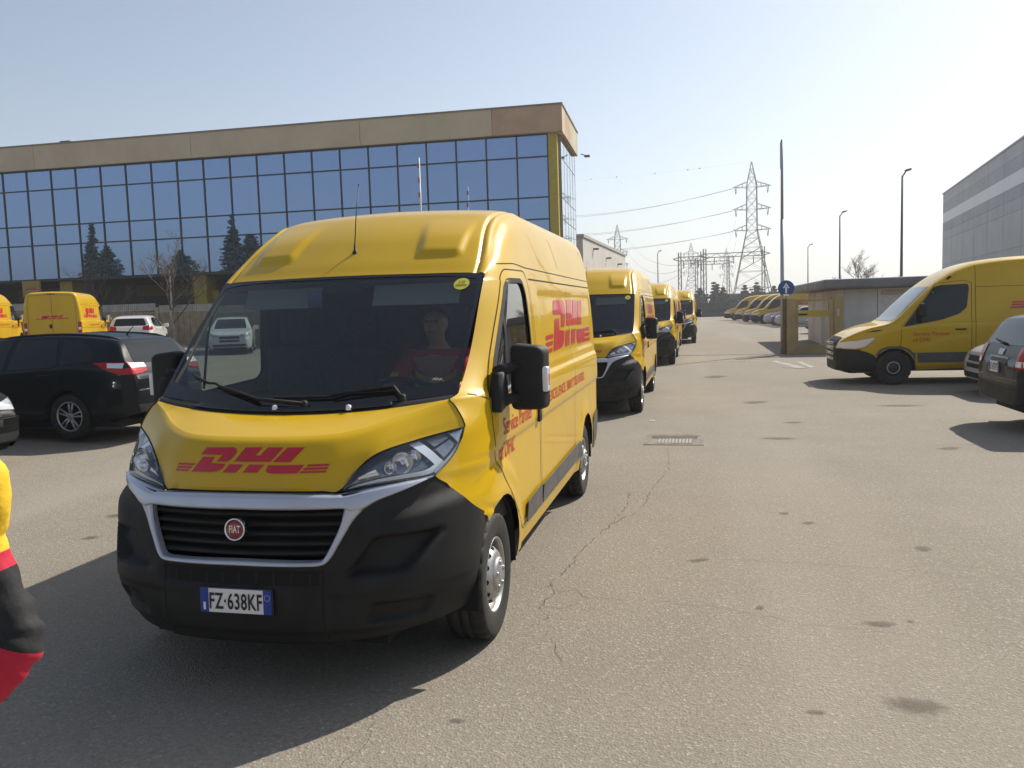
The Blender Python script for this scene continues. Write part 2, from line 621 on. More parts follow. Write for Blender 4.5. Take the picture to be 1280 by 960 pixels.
def bump_pt(u, z):
    """u indexes the plan curve 0..1"""
    i = u * 59
    k = min(58, int(i)); t = i - k
    x, h = PLAN[k] * (1 - t) + PLAN[k + 1] * t
    tuck = max(0, (.48 - z) / .25)
    h2 = h * (1 - .05 * tuck * tuck)
    x2 = x * (1 - .055 * tuck * tuck * (x / 1.0))
    y = BY0(z) + h2
    # shoulder of the corner, waist above the fog recess
    k0, k1 = max(0, k - 1), min(59, k + 2)
    tx, ty = PLAN[k1][0] - PLAN[k0][0], PLAN[k1][1] - PLAN[k0][1]
    tl = math.hypot(tx, ty)
    zc = .80 + .11 * (x - .5) / .45
    out = .040 * sm(.48, .80, x) * (1 - sm(-.03, .05, z - zc)) * sm(.28, .50, z) * (1 - .75 * sm(.50, .78, h))
    x2 += out * ty / tl; y -= out * tx / tl
    return x2, y, z

def van_bumper_grid():
    P = []
    nz = 58
    for k in range(nz + 1):
        row = []
        for j in range(60):
            u = j / 59
            x = PLAN[j][0]
            zb = .268 + .045 * sm(.45, 1.0, x)
            zt = BTOP(x)
            z = zb + (zt - zb) * k / nz
            p = list(bump_pt(u, z))
            # fog lamp recess and lower intake
            rec = rect_mask(p[0] + (p[2] - .7) * -.75, p[2], .585, .83, .605, .765, .014)
            p[1] += .060 * rec; p[0] -= .03 * rec
            rec = rect_mask(p[0] - (p[2] - .42) * .4, p[2], .58, .82, .375, .465, .014)
            p[1] += .045 * rec
            # shelf line that runs round the corner below the fog lamps, and the lower lip
            p[1] += .012 * sm(.405, .42, p[0]) * (1 - sm(.50, .525, p[2]))
            p[1] += .018 * (1 - sm(.325, .345, p[2]))
            # step under the grille frame
            p[1] += .016 * rect_mask(p[0], p[2], -1, .41, .555, .635, .012)
            if k == 0: p[1] += .03
            row.append(tuple(p))
        P.append(row)
    return P

HOOD = [
    [(0, -.866, .984), (.20, -.858, .983), (.38, -.825, .980), (.462, -.788, .983), (.575, -.690, 1.118), (.74, -.515, 1.172), (.926, -.328, 1.208)],
    [(0, -.862, 1.012), (.20, -.853, 1.012), (.38, -.815, 1.012), (.468, -.775, 1.018), (.582, -.672, 1.135), (.743, -.500, 1.185), (.922, -.324, 1.222)],
    [(0, -.830, 1.090), (.20, -.821, 1.090), (.38, -.782, 1.094), (.480, -.735, 1.105), (.592, -.632, 1.175), (.745, -.470, 1.222), (.905, -.316, 1.258)],
    [(0, -.775, 1.178), (.20, -.766, 1.179), (.37, -.728, 1.184), (.475, -.672, 1.196), (.595, -.568, 1.232), (.736, -.425, 1.274), (.868, -.304, 1.312)],
    [(0, -.735, 1.211), (.20, -.726, 1.212), (.365, -.690, 1.217), (.472, -.632, 1.228), (.595, -.528, 1.258), (.726, -.398, 1.299), (.843, -.298, 1.333)],
    [(0, -.690, 1.224), (.20, -.682, 1.225), (.365, -.650, 1.230), (.475, -.600, 1.240), (.597, -.500, 1.266), (.726, -.385, 1.304), (.840, -.293, 1.337)],
    [(0, -.560, 1.257), (.20, -.552, 1.258), (.368, -.530, 1.263), (.480, -.495, 1.271), (.600, -.430, 1.288), (.726, -.358, 1.315), (.838, -.288, 1.3395)],
    [(0, -.435, 1.281), (.20, -.430, 1.285), (.37, -.416, 1.293), (.485, -.398, 1.301), (.602, -.373, 1.312), (.728, -.335, 1.327), (.837, -.283, 1.341)],
]
LAMP_LOW = [(.462, -.790, .972), (.55, -.770, .990), (.65, -.720, 1.000), (.76, -.640, 1.003), (.838, -.566, 1.008), (.872, -.500, 1.042), (.908, -.408, 1.105), (.926, -.330, 1.200)]
LAMP_TOP = [(.462, -.788, .983), (.506, -.756, 1.049), (.550, -.708, 1.098), (.597, -.664, 1.130), (.657, -.604, 1.152), (.731, -.524, 1.170), (.816, -.431, 1.191), (.926, -.328, 1.208)]

def lamp_pt(s, t, inset, top, low):
    i = s * (len(top) - 1)
    a, b = Vector(top[int(round(i))]), Vector(low[int(round(i))])
    p = a.lerp(b, t)
    n = Vector((.62, -.75, .22)).normalized()
    bulge = .030 * math.sin(math.pi * t) * math.sin(math.pi * min(1, max(0, s))) ** .6
    return p + n * (bulge - inset)

def ribbon(pts, bvh, place, w, off, target, closed=False):
    """thin strip along a path given in the (u,v) of place"""
    dense = []
    n = len(pts)
    for i in range(n if closed else n - 1):
        a, b = Vector(pts[i]), Vector(pts[(i + 1) % n])
        m = max(1, int((b - a).length / .03))
        for k in range(m): dense.append(a.lerp(b, k / m))
    if not closed: dense.append(Vector(pts[-1]))
    m = len(dense)
    prev = None; first = None
    for i in range(m):
        p = dense[i]
        a = dense[i - 1] if (i > 0 or closed) else dense[i]
        c = dense[(i + 1) % m] if (i < m - 1 or closed) else dense[i]
        d = (c - a)
        if d.length < 1e-9: continue
        d.normalize()
        nn = Vector((-d.y, d.x)) * w / 2
        pr = []
        for q in (p + nn, p - nn):
            o, dd = place(q.x, q.y)
            h = bvh.ray_cast(o, dd)[0]
            pr.append(None if h is None else target.verts.new(h - dd * off))
        if prev and None not in prev and None not in pr:
            target.faces.new([prev[0], prev[1], pr[1], pr[0]])
        if first is None: first = pr
        prev = pr
    if closed and prev and first and None not in prev and None not in first:
        target.faces.new([prev[0], prev[1], first[1], first[0]])

def side_place(sx):
    return lambda u, v: (Vector((sx * 3.0, u, v)), Vector((-sx, 0, 0)))

def make_wheel(parent, x, y, z, side, R=.345, W=.215, hub='steel', name='wheel', steer=0.0, rimr=.205):
    w = bpy.data.objects.new(name, None)
    COL.objects.link(w); w.parent = parent; w.location = (x, y, z)
    w.rotation_euler = (0, 0, steer)
    M = Matrix(((0, 0, side, 0), (side, 0, 0, 0), (0, 1, 0, 0), (0, 0, 0, 1)))
    h = W / 2
    bm = bmesh.new()
    n = 96
    prof = [(rimr - .005, -h * .86, 0), (R * .80, -h * 1.0, 0), (R * .95, -h * .93, 0), (R * .99, -h * .78, 1), (R, -h * .60, 1), (R, -h * .30, 0), (R - .012, -h * .27, 0), (R - .012, -h * .20, 0), (R, -h * .17, 0), (R, h * .17, 0), (R - .012, h * .20, 0), (R - .012, h * .27, 0), (R, h * .30, 0), (R, h * .60, 1), (R * .99, h * .78, 1), (R * .95, h * .93, 0), (R * .90, h * .985, 0), (R * .885, h * .99, 0), (R * .80, h * 1.0, 0), (R * .72, h * .97, 0), (R * .665, h * .93, 0), (rimr + .004, h * .90, 0), (rimr - .006, h * .82, 0)]
    rings = []
    for (r, hh, tread) in prof:
        rings.append([bm.verts.new(M @ Vector(((r - (.017 if tread and k % 4 == 0 else 0)) * math.cos(2 * math.pi * k / n), (r - (.017 if tread and k % 4 == 0 else 0)) * math.sin(2 * math.pi * k / n), hh))) for k in range(n)])
    for a, b in zip(rings[:-1], rings[1:]):
        for k in range(n):
            bm.faces.new([a[k], a[(k + 1) % n], b[(k + 1) % n], b[k]])
    t = obj('tyre', bm, RUB, w)
    bm = bmesh.new()
    if hub == 'steel':
        q = rimr / .205
        add_lathe(bm, [(rimr, h * .84), (rimr * .985, h * .90), (rimr * .95, h * .88), (rimr * .92, h * .66), (rimr * .90, h * .26), (rimr * .85, h * .20), (rimr * .82, h * .34), (rimr * .74, h * .66), (rimr * .62, h * .90), (rimr * .50, h * .99), (rimr * .47, h * .98), (rimr * .46, h * 1.08), (rimr * .36, h * 1.13), (rimr * .20, h * 1.11), (rimr * .17, h * 1.15), (0, h * 1.16)], M, 48)
        rim = obj('rim', bm, STEEL, w)
        bm = bmesh.new()
        for k in range(12):
            a = 2 * math.pi * k / 12
            pts = []
            for i in range(10):
                b = 2 * math.pi * i / 10
                rr = rimr * .745 + .016 * q * math.cos(b); tt = .017 * q * math.sin(b)
                hh = h * (.40 if rr > rimr * .76 else .52) + .004
                hh = float(np.interp(rr, [rimr * .62, rimr * .74, rimr * .82, rimr * .85], [h * .90, h * .66, h * .34, h * .20])) + .006
                pts.append(bm.verts.new(M @ Vector((rr * math.cos(a) - tt * math.sin(a), rr * math.sin(a) + tt * math.cos(a), hh))))
            bm.faces.new(pts)
        tag(obj('vent_hole', bm, DARK, w), kind='stuff')
        bm = bmesh.new()
        for k in range(5):
            a = 2 * math.pi * k / 5 + .3
            Mk = M @ Matrix.Translation((rimr * .33 * math.cos(a), rimr * .33 * math.sin(a), h * 1.12))
            add_lathe(bm, [(.013, -.004), (.013, .004), (.009, .008), (0, .009)], Mk, 8)
        tag(obj('bolt', bm, CHRD, w), kind='stuff')
    elif hub == 'ring':
        add_lathe(bm, [(rimr, h * .84), (rimr * .985, h * .90), (rimr * .94, h * .86), (rimr * .90, h * .30), (rimr * .80, h * .45), (rimr * .62, h * .75), (rimr * .40, h * .80), (rimr * .36, h * .90), (0, h * .92)], M, 40)
        rim = obj('rim', bm, mat("dark_wheel", (.022, .022, .023), .5, var=.2), w)
        bm = bmesh.new()
        add_lathe(bm, [(rimr * .62, h * .74), (rimr * .60, h * .82), (rimr * .53, h * .84), (rimr * .50, h * .76)], M, 40)
        obj('trim_ring', bm, STEEL, rim)
    else:
        add_lathe(bm, [(rimr, h * .84), (rimr * .985, h * .92), (rimr * .94, h * .90), (rimr * .91, h * .6), (rimr * .90, -h * .2), (rimr * .4, -h * .25), (0, -h * .25)], M, 40, mi=1)
        nsp = {'alloy': 5, 'cap': 9}.get(hub, 5)
        for k in range(nsp):
            for dd in ((-1, 1) if hub == 'alloy' else (0,)):
                a = 2 * math.pi * k / nsp + .2
                ww = .012 if hub == 'alloy' else .020
                poly = [(rimr * .18, dd * .012 - ww), (rimr * .18, dd * .012 + ww), (rimr * .95, dd * .036 + ww * .9), (rimr * .95, dd * .036 - ww * .9)]
                Mk = M @ Matrix.Rotation(a, 4, 'Z')
                add_prism(bm, poly, h * .55, h * .80, Mk)
        add_lathe(bm, [(rimr * 1.0, h * .84), (rimr * .985, h * .93), (rimr * .93, h * .93), (rimr * .90, h * .75)], M, 40)
        add_lathe(bm, [(rimr * .22, h * .5), (rimr * .21, h * .80), (rimr * .12, h * .84), (0, h * .84)], M, 20)
        obj('rim', bm, [STEEL, DARK], w)
    return w

def plate(parent, text, w, h, M, name='licence_plate', bands=True):
    """registration plate in the local xz plane facing -y after M"""
    bm = bmesh.new()
    add_box(bm, -w / 2 - .006, w / 2 + .006, 0, .012, -h / 2 - .006, h / 2 + .006, .004, 0)
    for v in bm.verts: v.co = M @ v.co
    p = obj(name, bm, BLKG, parent, smooth=False)
    bm = bmesh.new()
    add_box(bm, -w / 2, w / 2, -.003, .004, -h / 2, h / 2, .0015, 0)
    for v in bm.verts: v.co = M @ v.co
    obj('plate_face', bm, WHITE, p, smooth=False)
    if bands:
        bm = bmesh.new()
        bm.free()
        for s in (-1, 1):
            bm = bmesh.new()
            x0, x1 = sorted((s * w / 2, s * (w / 2 - w * .115)))
            add_box(bm, x0, x1, -.0045, .0, -h / 2, h / 2)
            for v in bm.verts: v.co = M @ v.co
            obj('blue_band', bm, BLUE, p, smooth=False)
        bm = text_mesh("I", h * .36, .004)
        for v in bm.verts: v.co = M @ Vector((v.co.x - w / 2 + w * .058, -.0056, v.co.y - h * .25))
        obj('country_letter', bm, WHITE, p, smooth=False)
        bm = bmesh.new()
        add_lathe(bm, [(.012, 0), (.015, 0)], M @ Matrix.Translation((w / 2 - w * .058, -.0056, h * .2)) @ Matrix.Rotation(math.pi / 2, 4, 'X'), 20)
        obj('year_ring', bm, mat("ring_print", (.35, .4, .6), .5), p, smooth=False)
    bm = text_mesh(text, h * .92, .0016, sx=.62 if bands else .60, spacing=1.06)
    xs = [v.co.x for v in bm.verts]
    sc = (w * (.74 if bands else .86)) / (max(xs) - min(xs)); cx = (max(xs) + min(xs)) / 2
    ys = [v.co.y for v in bm.verts]; sy = h * .70 / (max(ys) - min(ys)); cy = (max(ys) + min(ys)) / 2
    for v in bm.verts: v.co = M @ Vector(((v.co.x - cx) * sc, -.0058, (v.co.y - cy) * sy))
    obj('plate_lettering', bm, INK, p, smooth=False)
    return p

def make_van(label, plate_text):
    root = thing('delivery_van', label, 'van', (0, 0, 0), 0, 'yellow vans queued nose to tail')
    side, roof, rear = van_surfaces()
    bm = bmesh.new()
    L = add_grid(bm, side, flip=False)
    Rr = add_grid(bm, mirror_rows(side), flip=True)
    add_grid(bm, roof, False); add_grid(bm, mirror_rows(roof), True)
    add_grid(bm, rear, False); add_grid(bm, mirror_rows(rear), True)
    bmesh.ops.remove_doubles(bm, verts=bm.verts, dist=.0012)
    bm.normal_update()
    full = BVHTree.FromBMesh(bm)
    # wheel arches are real openings
    arch = lambda cy, R: [(cy + R * math.cos(2 * math.pi * k / 28), .36 + R * math.sin(2 * math.pi * k / 28)) for k in range(28)]
    for cy in (0.0, 3.45):
        for sx in (1, -1):
            fs = [f for f in bm.faces if f.calc_center_median().x * sx > .8 and abs(f.calc_center_median().y - cy) < .6 and f.calc_center_median().z < .9]
            ins = cut_convex(bm, fs, arch(cy, .425))
            bmesh.ops.delete(bm, geom=ins, context='FACES')
    door_poly = round_poly([(-.06, 1.315), (-.06, .985), (.545, .45), (1.20, .45), (1.20, 1.98), (1.13, 2.035), (.66, 2.03), (.58, 1.985)], [.03, .05, .05, .06, .05, .09, .10, .10])
    win_poly = round_poly([(-.015, 1.300), (.58, 1.925), (.66, 1.962), (1.02, 1.968), (1.085, 1.90), (1.095, 1.40), (1.03, 1.345)], [.02, .06, .06, .06, .08, .06, .06])
    for sx in (1, -1):
        fs = [f for f in bm.faces if f.calc_center_median().x * sx > .7 and f.calc_center_median().y < 1.5]
        dbm = take_faces(bm, cut_convex(bm, fs, door_poly))
        wbm = take_faces(dbm, cut_convex(dbm, list(dbm.faces), win_poly))
        bmesh.ops.remove_doubles(dbm, verts=dbm.verts, dist=1e-5)
        d = obj('door', dbm, YEL, root)
        for v in wbm.verts: v.co.x -= sx * .012
        bmesh.ops.remove_doubles(wbm, verts=wbm.verts, dist=1e-5)
        obj('window', wbm, GLSS, d)
        g = bmesh.new()
        wv = side_place(sx)
        ribbon(win_poly, full, wv, .030, .0015, g, True)
        obj('window_seal', g, BLKP, d)
        g = bmesh.new()
        a, b = Vector((.37, 1.36)), Vector((.46, 1.80))
        for p0, p1 in (((.375, 1.345), (.445, 1.80)),):
            ribbon([p0, p1], full, wv, .030, -.004, g)
        obj('window_divider', g, BLKP, d)
        # handle
        g = bmesh.new()
        xh = side_x(1.11, 1.09)
        add_box(g, min(sx * (xh - .005), sx * (xh + .014)), max(sx * (xh - .005), sx * (xh + .014)), 1.065, 1.15, 1.035, 1.145, .008)
        obj('door_handle', g, BLKP, d)
    # the two halves of a circular arch lip and dark liner
    bmesh.ops.remove_doubles(bm, verts=bm.verts, dist=1e-5)
    body = obj('body', bm, YEL, root)
    for cy in (0.0, 3.45):
        for sx in (1, -1):
            g = bmesh.new()
            rows = []
            for xx in (.992, .60):
                rows.append([(sx * xx, cy + .425 * math.cos(a), .36 + .425 * math.sin(a)) for a in [math.pi * (-.05 + 1.10 * k / 24) for k in range(25)]])
            rows.append([(sx * .60, cy, .36) for k in range(25)])
            add_grid(g, rows, sx < 0)
            obj('wheel_liner', g, DARK, root)
    g = bmesh.new()
    add_box(g, -.90, .90, .46, 3.0, .26, .36); add_box(g, -.62, .62, -.70, .5, .22, .36); add_box(g, -.60, .60, 2.9, 4.40, .30, .40)
    obj('underbody', g, DARK, root, smooth=False)
    # panel gaps
    g = bmesh.new()
    for sx in (1, -1):
        pl = side_place(sx)
        ribbon(door_poly, full, pl, .007, .0015, g, True)
        ribbon([(1.25, 1.985), (4.35, 1.985)], full, pl, .010, .002, g)
        ribbon([(.62, 2.062), (.9, 2.075), (1.22, 2.06), (4.40, 2.05)], full, pl, .006, .002, g)
        ribbon([(2.78, .47), (2.78, 1.95)], full, pl, .006, .002, g)
        ribbon([(1.245, .47), (1.245, 1.95)], full, pl, .005, .002, g)
        ribbon([(-.21, 1.365), (-.13, 1.345), (-.06, 1.315)], full, pl, .006, .002, g)
        ribbon([(2.55, 2.11), (2.36, 2.34)], full, pl, .006, .002, g)
    rp = lambda u, v: (Vector((u, 8, v)), Vector((0, -1, 0)))
    ribbon([(0, .56), (0, 2.40)], full, rp, .010, .003, g)
    for s in (-1, 1):
        ribbon([(s * .80, .56), (s * .80, 2.0), (s * .74, 2.36), (0, 2.41)], full, rp, .009, .003, g)
    obj('panel_gap', g, GAP, root)
    # grey side mouldings
    for sx in (1, -1):
        pl = side_place(sx)
        for (y0, y1) in ((.70, 1.175), (1.225, 2.98)):
            b = fill_poly(round_poly([(y0, .455), (y1 + (.06 if y1 > 2 else 0), .455), (y1, .60), (y0 + .01, .585)], .012, 2), .12)
            g = project(b, pl, full, .013)
            r = bmesh.ops.extrude_face_region(g, geom=list(g.faces))
            for v in [e for e in r["geom"] if isinstance(e, bmesh.types.BMVert)]: v.co.x += sx * .006
            for f in g.faces: f.smooth = False
            obj('side_moulding', g, GREYP, root, smooth=False)
        b = fill_poly([(4.02, .36), (4.455, .30), (4.455, .74), (4.05, .70), (3.93, .62), (3.92, .40)], .10)
        g = project(b, pl, full, .010)
        obj('rear_corner_guard', g, GREYP, root)
    # roof antenna
    g = bmesh.new()
    add_lathe(g, [(.018, -.01), (.016, .012), (.008, .022), (.005, .06), (0.0035, .065)], Matrix.Translation((0, .557, 2.158)), 12)
    add_tube(g, [(0, .557, 2.21), (.0, .60, 2.40), (.0, .66, 2.585)], [.0035, .003, .002], 6)
    add_lathe(g, [(0, .0), (.004, .002), (.004, .012), (0, .014)], Matrix.Translation((0, .66, 2.585)), 8)
    obj('antenna', g, INK, root)
    # hood
    hr = surf_rows(HOOD, 49, 43)
    g = bmesh.new()
    add_grid(g, hr, False); add_grid(g, mirror_rows(hr), True)
    bmesh.ops.remove_doubles(g, verts=g.verts, dist=1e-5)
    hbvh = BVHTree.FromBMesh(g)
    hood = obj('hood', g, YEL, root)
    fp = lambda u, v: (Vector((u, -4, v)), Vector((0, 1, 0)))
    g = bmesh.new()
    for p in logo_polys():
        b = fill_poly([(x * .112, y * .112 + 1.119) for x, y in p], .05)
        project(b, fp, hbvh, .0025, g)
    obj('lettering', g, RED, hood)
    # bumper with grille opening
    bp = van_bumper_grid()
    g = bmesh.new()
    fl = add_grid(g, bp, False); add_grid(g, mirror_rows(bp), True)
    bmesh.ops.remove_doubles(g, verts=g.verts, dist=1e-5)
    bb = BVHTree.FromBMesh(g)
    for sx in (1, -1):
        fs = [f for f in g.faces if f.calc_center_median().x * sx > .7 and f.calc_center_median().y > -.6]
        ins = cut_convex(g, fs, arch(0, .425))
        bmesh.ops.delete(g, geom=ins, context='FACES')
    gr_poly = round_poly([(-.498, .905), (-.470, .80), (-.418, .690), (-.395, .676), (.395, .676), (.418, .690), (.470, .80), (.498, .905)], [.02, .0, .02, .02, .02, .02, .0, .02])
    ins = cut_convex(g, [f for f in g.faces if abs(f.calc_center_median().x) < .7 and f.calc_center_median().z > .6], gr_poly, 0, 2)
    bmesh.ops.delete(g, geom=ins, context='FACES')
    bump = obj('bumper', g, BLKP, root)
    # vertical seams and dark insets of the bumper
    g = bmesh.new()
    ribbon([(.405, .66), (.405, .30)], bb, fp, .006, .002, g); ribbon([(-.405, .66), (-.405, .30)], bb, fp, .006, .002, g)
    obj('seam', g, DARK, bump)
    g = bmesh.new()
    b = fill_poly([(-.385, .565), (.385, .565), (.385, .625), (-.385, .625)], .05); project(b, fp, bb, .002, g)
    obj('lower_intake', g, DARK, bump)
    for s in (1, -1):
        g = bmesh.new()
        project(fill_poly([(s * x, z) for x, z in ((.535, .625), (.62, .70), (.76, .755), (.835, .760), (.815, .70), (.72, .635))], .05), fp, bb, .003, g)
        obj('fog_recess', g, mat("recess_black", (.006, .006, .006), .7), bump)
        g = bmesh.new()
        project(fill_poly([(s * x, z) for x, z in ((.58, .385), (.61, .455), (.80, .455), (.78, .385))], .05), fp, bb, .003, g)
        obj('corner_intake', g, MATS["recess_black"], bump)
    for k in range(9):
        g = bmesh.new(); X = -.34 + k * .085
        project(fill_poly([(X, .568), (X + .012, .568), (X + .012, .622), (X, .622)], 0), fp, bb, .006, g)
        obj('intake_bar', g, BLKP, bump)
    g = bmesh.new()
    edge = [tuple(q) for q in resample(HOOD[0], 40)]
    back = [r[-1] for r in HOOD]
    for s in (1, -1):
        add_tube(g, [(s * p[0], p[1] - .003, p[2] - .003) for p in edge], .0045, 5)
        add_tube(g, [(s * p[0] + s * .002, p[1], p[2] + .001) for p in resample(back, 20)], .0035, 5)
    obj('shut_line', g, GAP, root)
    # silver surround
    outer = [(0, .657), (.171, .656), (.321, .656), (.405, .660), (.442, .689), (.475, .746), (.505, .80), (.535, .851), (.577, .899), (.63, .929), (.71, .956), (.772, .978), (.838, 1.006)]
    inner = [(0, .680), (.170, .677), (.320, .675), (.393, .677), (.418, .695), (.445, .745), (.470, .80), (.488, .852), (.498, .905), (.42, .907), (.25, .907), (.10, .907), (0, .908)]
    topb = [(0, .976), (.10, .976), (.25, .974), (.42, .968), (.47, .966), (.55, .986), (.65, .996), (.76, 1.000), (.838, 1.006)]
    g = bmesh.new()
    def lay(a, bq, n=5, raise_=.012, lip=.012):
        A = resample(a, 60) if len(a) > 2 else np.array(a); B = resample(bq, 60)
        for sx in (1, -1):
            rows = []
            for i in range(n + 1):
                t = i / n
                row = []
                for p, q in zip(A, B):
                    x, z = p * (1 - t) + q * t
                    h = bb.ray_cast(Vector((sx * x, -4, z)), Vector((0, 1, 0)))[0]
                    y = h.y if h is not None else -.6
                    if h is None or y > -.3: y = float(np.interp(x, [.74, .84], [-.66, -.565]))
                    row.append((sx * x, y - raise_ - lip * min(1.0, 2.2 * math.sin(math.pi * t)) * (1.0 - .35 * t), z))
                rows.append(row)
            rows = [[(p[0], p[1] + raise_ + .03, p[2]) for p in rows[0]]] + rows + [[(p[0], p[1] + raise_ + .03, p[2]) for p in rows[-1]]]
            add_grid(g, rows, sx > 0)
    lay(outer[:9], inner[:9], 4, .010, .010)
    lay([(0, .908), (.10, .907), (.25, .907), (.42, .907), (.498, .905), (.535, .890), (.577, .899), (.63, .929), (.71, .956), (.772, .978), (.838, 1.005)],
        [(0, .976), (.10, .976), (.25, .974), (.40, .969), (.46, .966), (.52, .976), (.58, .989), (.66, .996), (.73, .999), (.79, 1.002), (.839, 1.007)], 7, .010, .018)
    obj('grille_surround', g, SILV, root)
    # grille: dark back and slats
    g = bmesh.new()
    b = fill_poly([(-.51, .67), (.51, .67), (.51, .915), (-.51, .915)], .1)
    vv = {}
    for v in b.verts: vv[v] = g.verts.new((v.co.x, float(BY0(v.co.y)) + .05 * (v.co.x / .45) ** 2 + .10, v.co.y))
    for f in b.faces: g.faces.new([vv[v] for v in f.verts])
    b.free()
    grille = obj('grille', g, DARK, root)
    for k in range(5):
        z = .705 + k * .044
        wx = float(np.interp(z, [.676, .69, .80, .905], [.38, .41, .46, .49]))
        g = bmesh.new()
        rows = []
        for (dy, dz) in ((.052, -.010), (.030, -.012), (.024, -.006), (.032, .006), (.055, .010)):
            rows.append([(wx * t, BY0(z) + .05 * (wx * t / .45) ** 2 + dy, z + dz) for t in np.linspace(-1, 1, 25)])
        add_grid(g, rows)
        obj('grille_slat', g, BLKP, grille)
    # badge
    Mb = Matrix.Translation((0, -.945, .822)) @ Matrix.Rotation(R_(84), 4, 'X')
    g = bmesh.new()
    add_lathe(g, [(.052, -.03), (.052, .004), (.049, .009), (.044, .006), (.0435, .002)], Mb, 40)
    bd = obj('badge', g, CHR, root)
    g = bmesh.new(); add_lathe(g, [(.0437, -.01), (.0437, .002), (.02, .004), (0, .0045)], Mb, 32)
    obj('badge_face', g, mat("badge_red", (.28, .008, .012), .25, coat=.8), bd)
    g = text_mesh("FIAT", .046, .0007, sx=.62, spacing=1.02)
    for v in g.verts: v.co = Mb @ Vector((v.co.x, v.co.y, .0062))
    obj('badge_lettering', g, CHR, bd)
    plate(root, plate_text, .36, .11, Matrix.Translation((0, -.972, .495)) @ Matrix.Rotation(R_(-2), 4, 'X'))
    # headlights
    nS = 33
    T0, L0 = resample(LAMP_TOP, nS), resample(LAMP_LOW, nS)
    for sx in (1, -1):
        fx = lambda p: (sx * p.x, p.y, p.z)
        def patch(s0, s1, t0, t1, inset, ns=12, nt=6, inset2=None):
            T, Lw = resample(LAMP_TOP, 201), resample(LAMP_LOW, 201)
            rows = []
            for j in range(nt + 1):
                t = t0 + (t1 - t0) * j / nt
                rows.append([fx(lamp_pt(round((s0 + (s1 - s0) * i / ns) * 200) / 200, t, inset if inset2 is None else inset + (inset2 - inset) * j / nt, T, Lw)) for i in range(ns + 1)])
            return rows
        g = bmesh.new(); add_grid(g, patch(0, 1, 0, 1, .055, 30, 8), sx > 0); add_grid(g, patch(.01, .99, .0, .015, .0, 30, 1, .055), sx > 0)
        add_grid(g, patch(0, 1, .985, 1.0, .05, 30, 1, .0), sx > 0)
        hl = obj('headlight', g, mat("lamp_housing", (.20, .22, .25), .22, metal=.7), root)
        g = bmesh.new()
        add_grid(g, patch(.06, .74, .80, .93, .022, 24, 3), sx > 0); add_grid(g, patch(.665, .735, .05, .82, .022, 4, 10), sx > 0)
        obj('daytime_strip', g, mat("lamp_white", (.80, .84, .88), .25, coat=.5), hl)
        g = bmesh.new()
        add_grid(g, patch(.03, .985, .015, .075, .010, 30, 2), sx > 0); add_grid(g, patch(.90, .99, .05, .95, .010, 6, 8), sx > 0)
        add_grid(g, patch(.60, .93, .90, .99, .010, 12, 2), sx > 0)
        obj('chrome_rim', g, CHRD, hl)
        g = bmesh.new()
        add_grid(g, patch(.16, .30, .42, .70, .030, 6, 4, .045), sx > 0)
        T, Lw = resample(LAMP_TOP, 201), resample(LAMP_LOW, 201)
        ax = Vector((.30 * sx, -.95, .05)).normalized()
        x_, y_ = frame_from(ax)
        for s, t, r in ((.50, .46, .055), (.60, .42, .042), (.40, .5, .034)):
            c = lamp_pt(s, t, .052, T, Lw)
            Mx = Matrix(((x_.x, y_.x, ax.x, sx * c.x), (x_.y, y_.y, ax.y, c.y), (x_.z, y_.z, ax.z, c.z), (0, 0, 0, 1)))
            add_lathe(g, [(r, .03), (r * .92, .015), (r * .6, 0), (r * .2, -.006), (r * .18, .02), (0, .022)], Mx, 20)
        obj('reflector', g, CHR, hl)
        g = bmesh.new()
        add_grid(g, patch(.77, .88, .14, .42, .026, 5, 4), sx > 0); add_grid(g, patch(.76, .88, .50, .84, .026, 5, 4), sx > 0)
        obj('turn_signal', g, mat("lamp_grey", (.30, .32, .34), .15, metal=.5), hl)
        g = bmesh.new(); add_grid(g, patch(0, 1, 0, 1, 0, 32, 10), sx > 0)
        obj('lamp_lens', g, LENS, hl)
    # windscreen, cowl, wipers
    wb = [(X, -.365 + .150 * (X / .862) ** 2, 1.312 + .048 * (X / .862) ** 2) for X in np.linspace(0, .862, 9)]
    wm = [(X, .015 + .105 * (X / .857) ** 2, 1.682 + .010 * (X / .857) ** 2) for X in np.linspace(0, .857, 9)]
    wt = [(X, .360 + .100 * (X / .848) ** 2, 2.012 - .012 * (X / .848) ** 2) for X in np.linspace(0, .848, 9)]
    wr = surf_rows([wb, wm, wt], 33, 25)
    g = bmesh.new(); add_grid(g, wr, False); add_grid(g, mirror_rows(wr), True)
    bmesh.ops.remove_doubles(g, verts=g.verts, dist=1e-5)
    wbvh = BVHTree.FromBMesh(g)
    ws = obj('windscreen', g, GLS, root)
    def wpt(u, v, off):
        """u -1..1 across, v 0..1 up the windscreen"""
        a, b, c = (resample(q, 33)[int(round(abs(u) * 32))] for q in (wb, wm, wt))
        p = resample([a, b, c], 41)[int(round(v * 40))]
        n = Vector((0, -.72, .70))
        return Vector((p[0] * (1 if u >= 0 else -1), p[1], p[2])) + n * off
    g = bmesh.new()
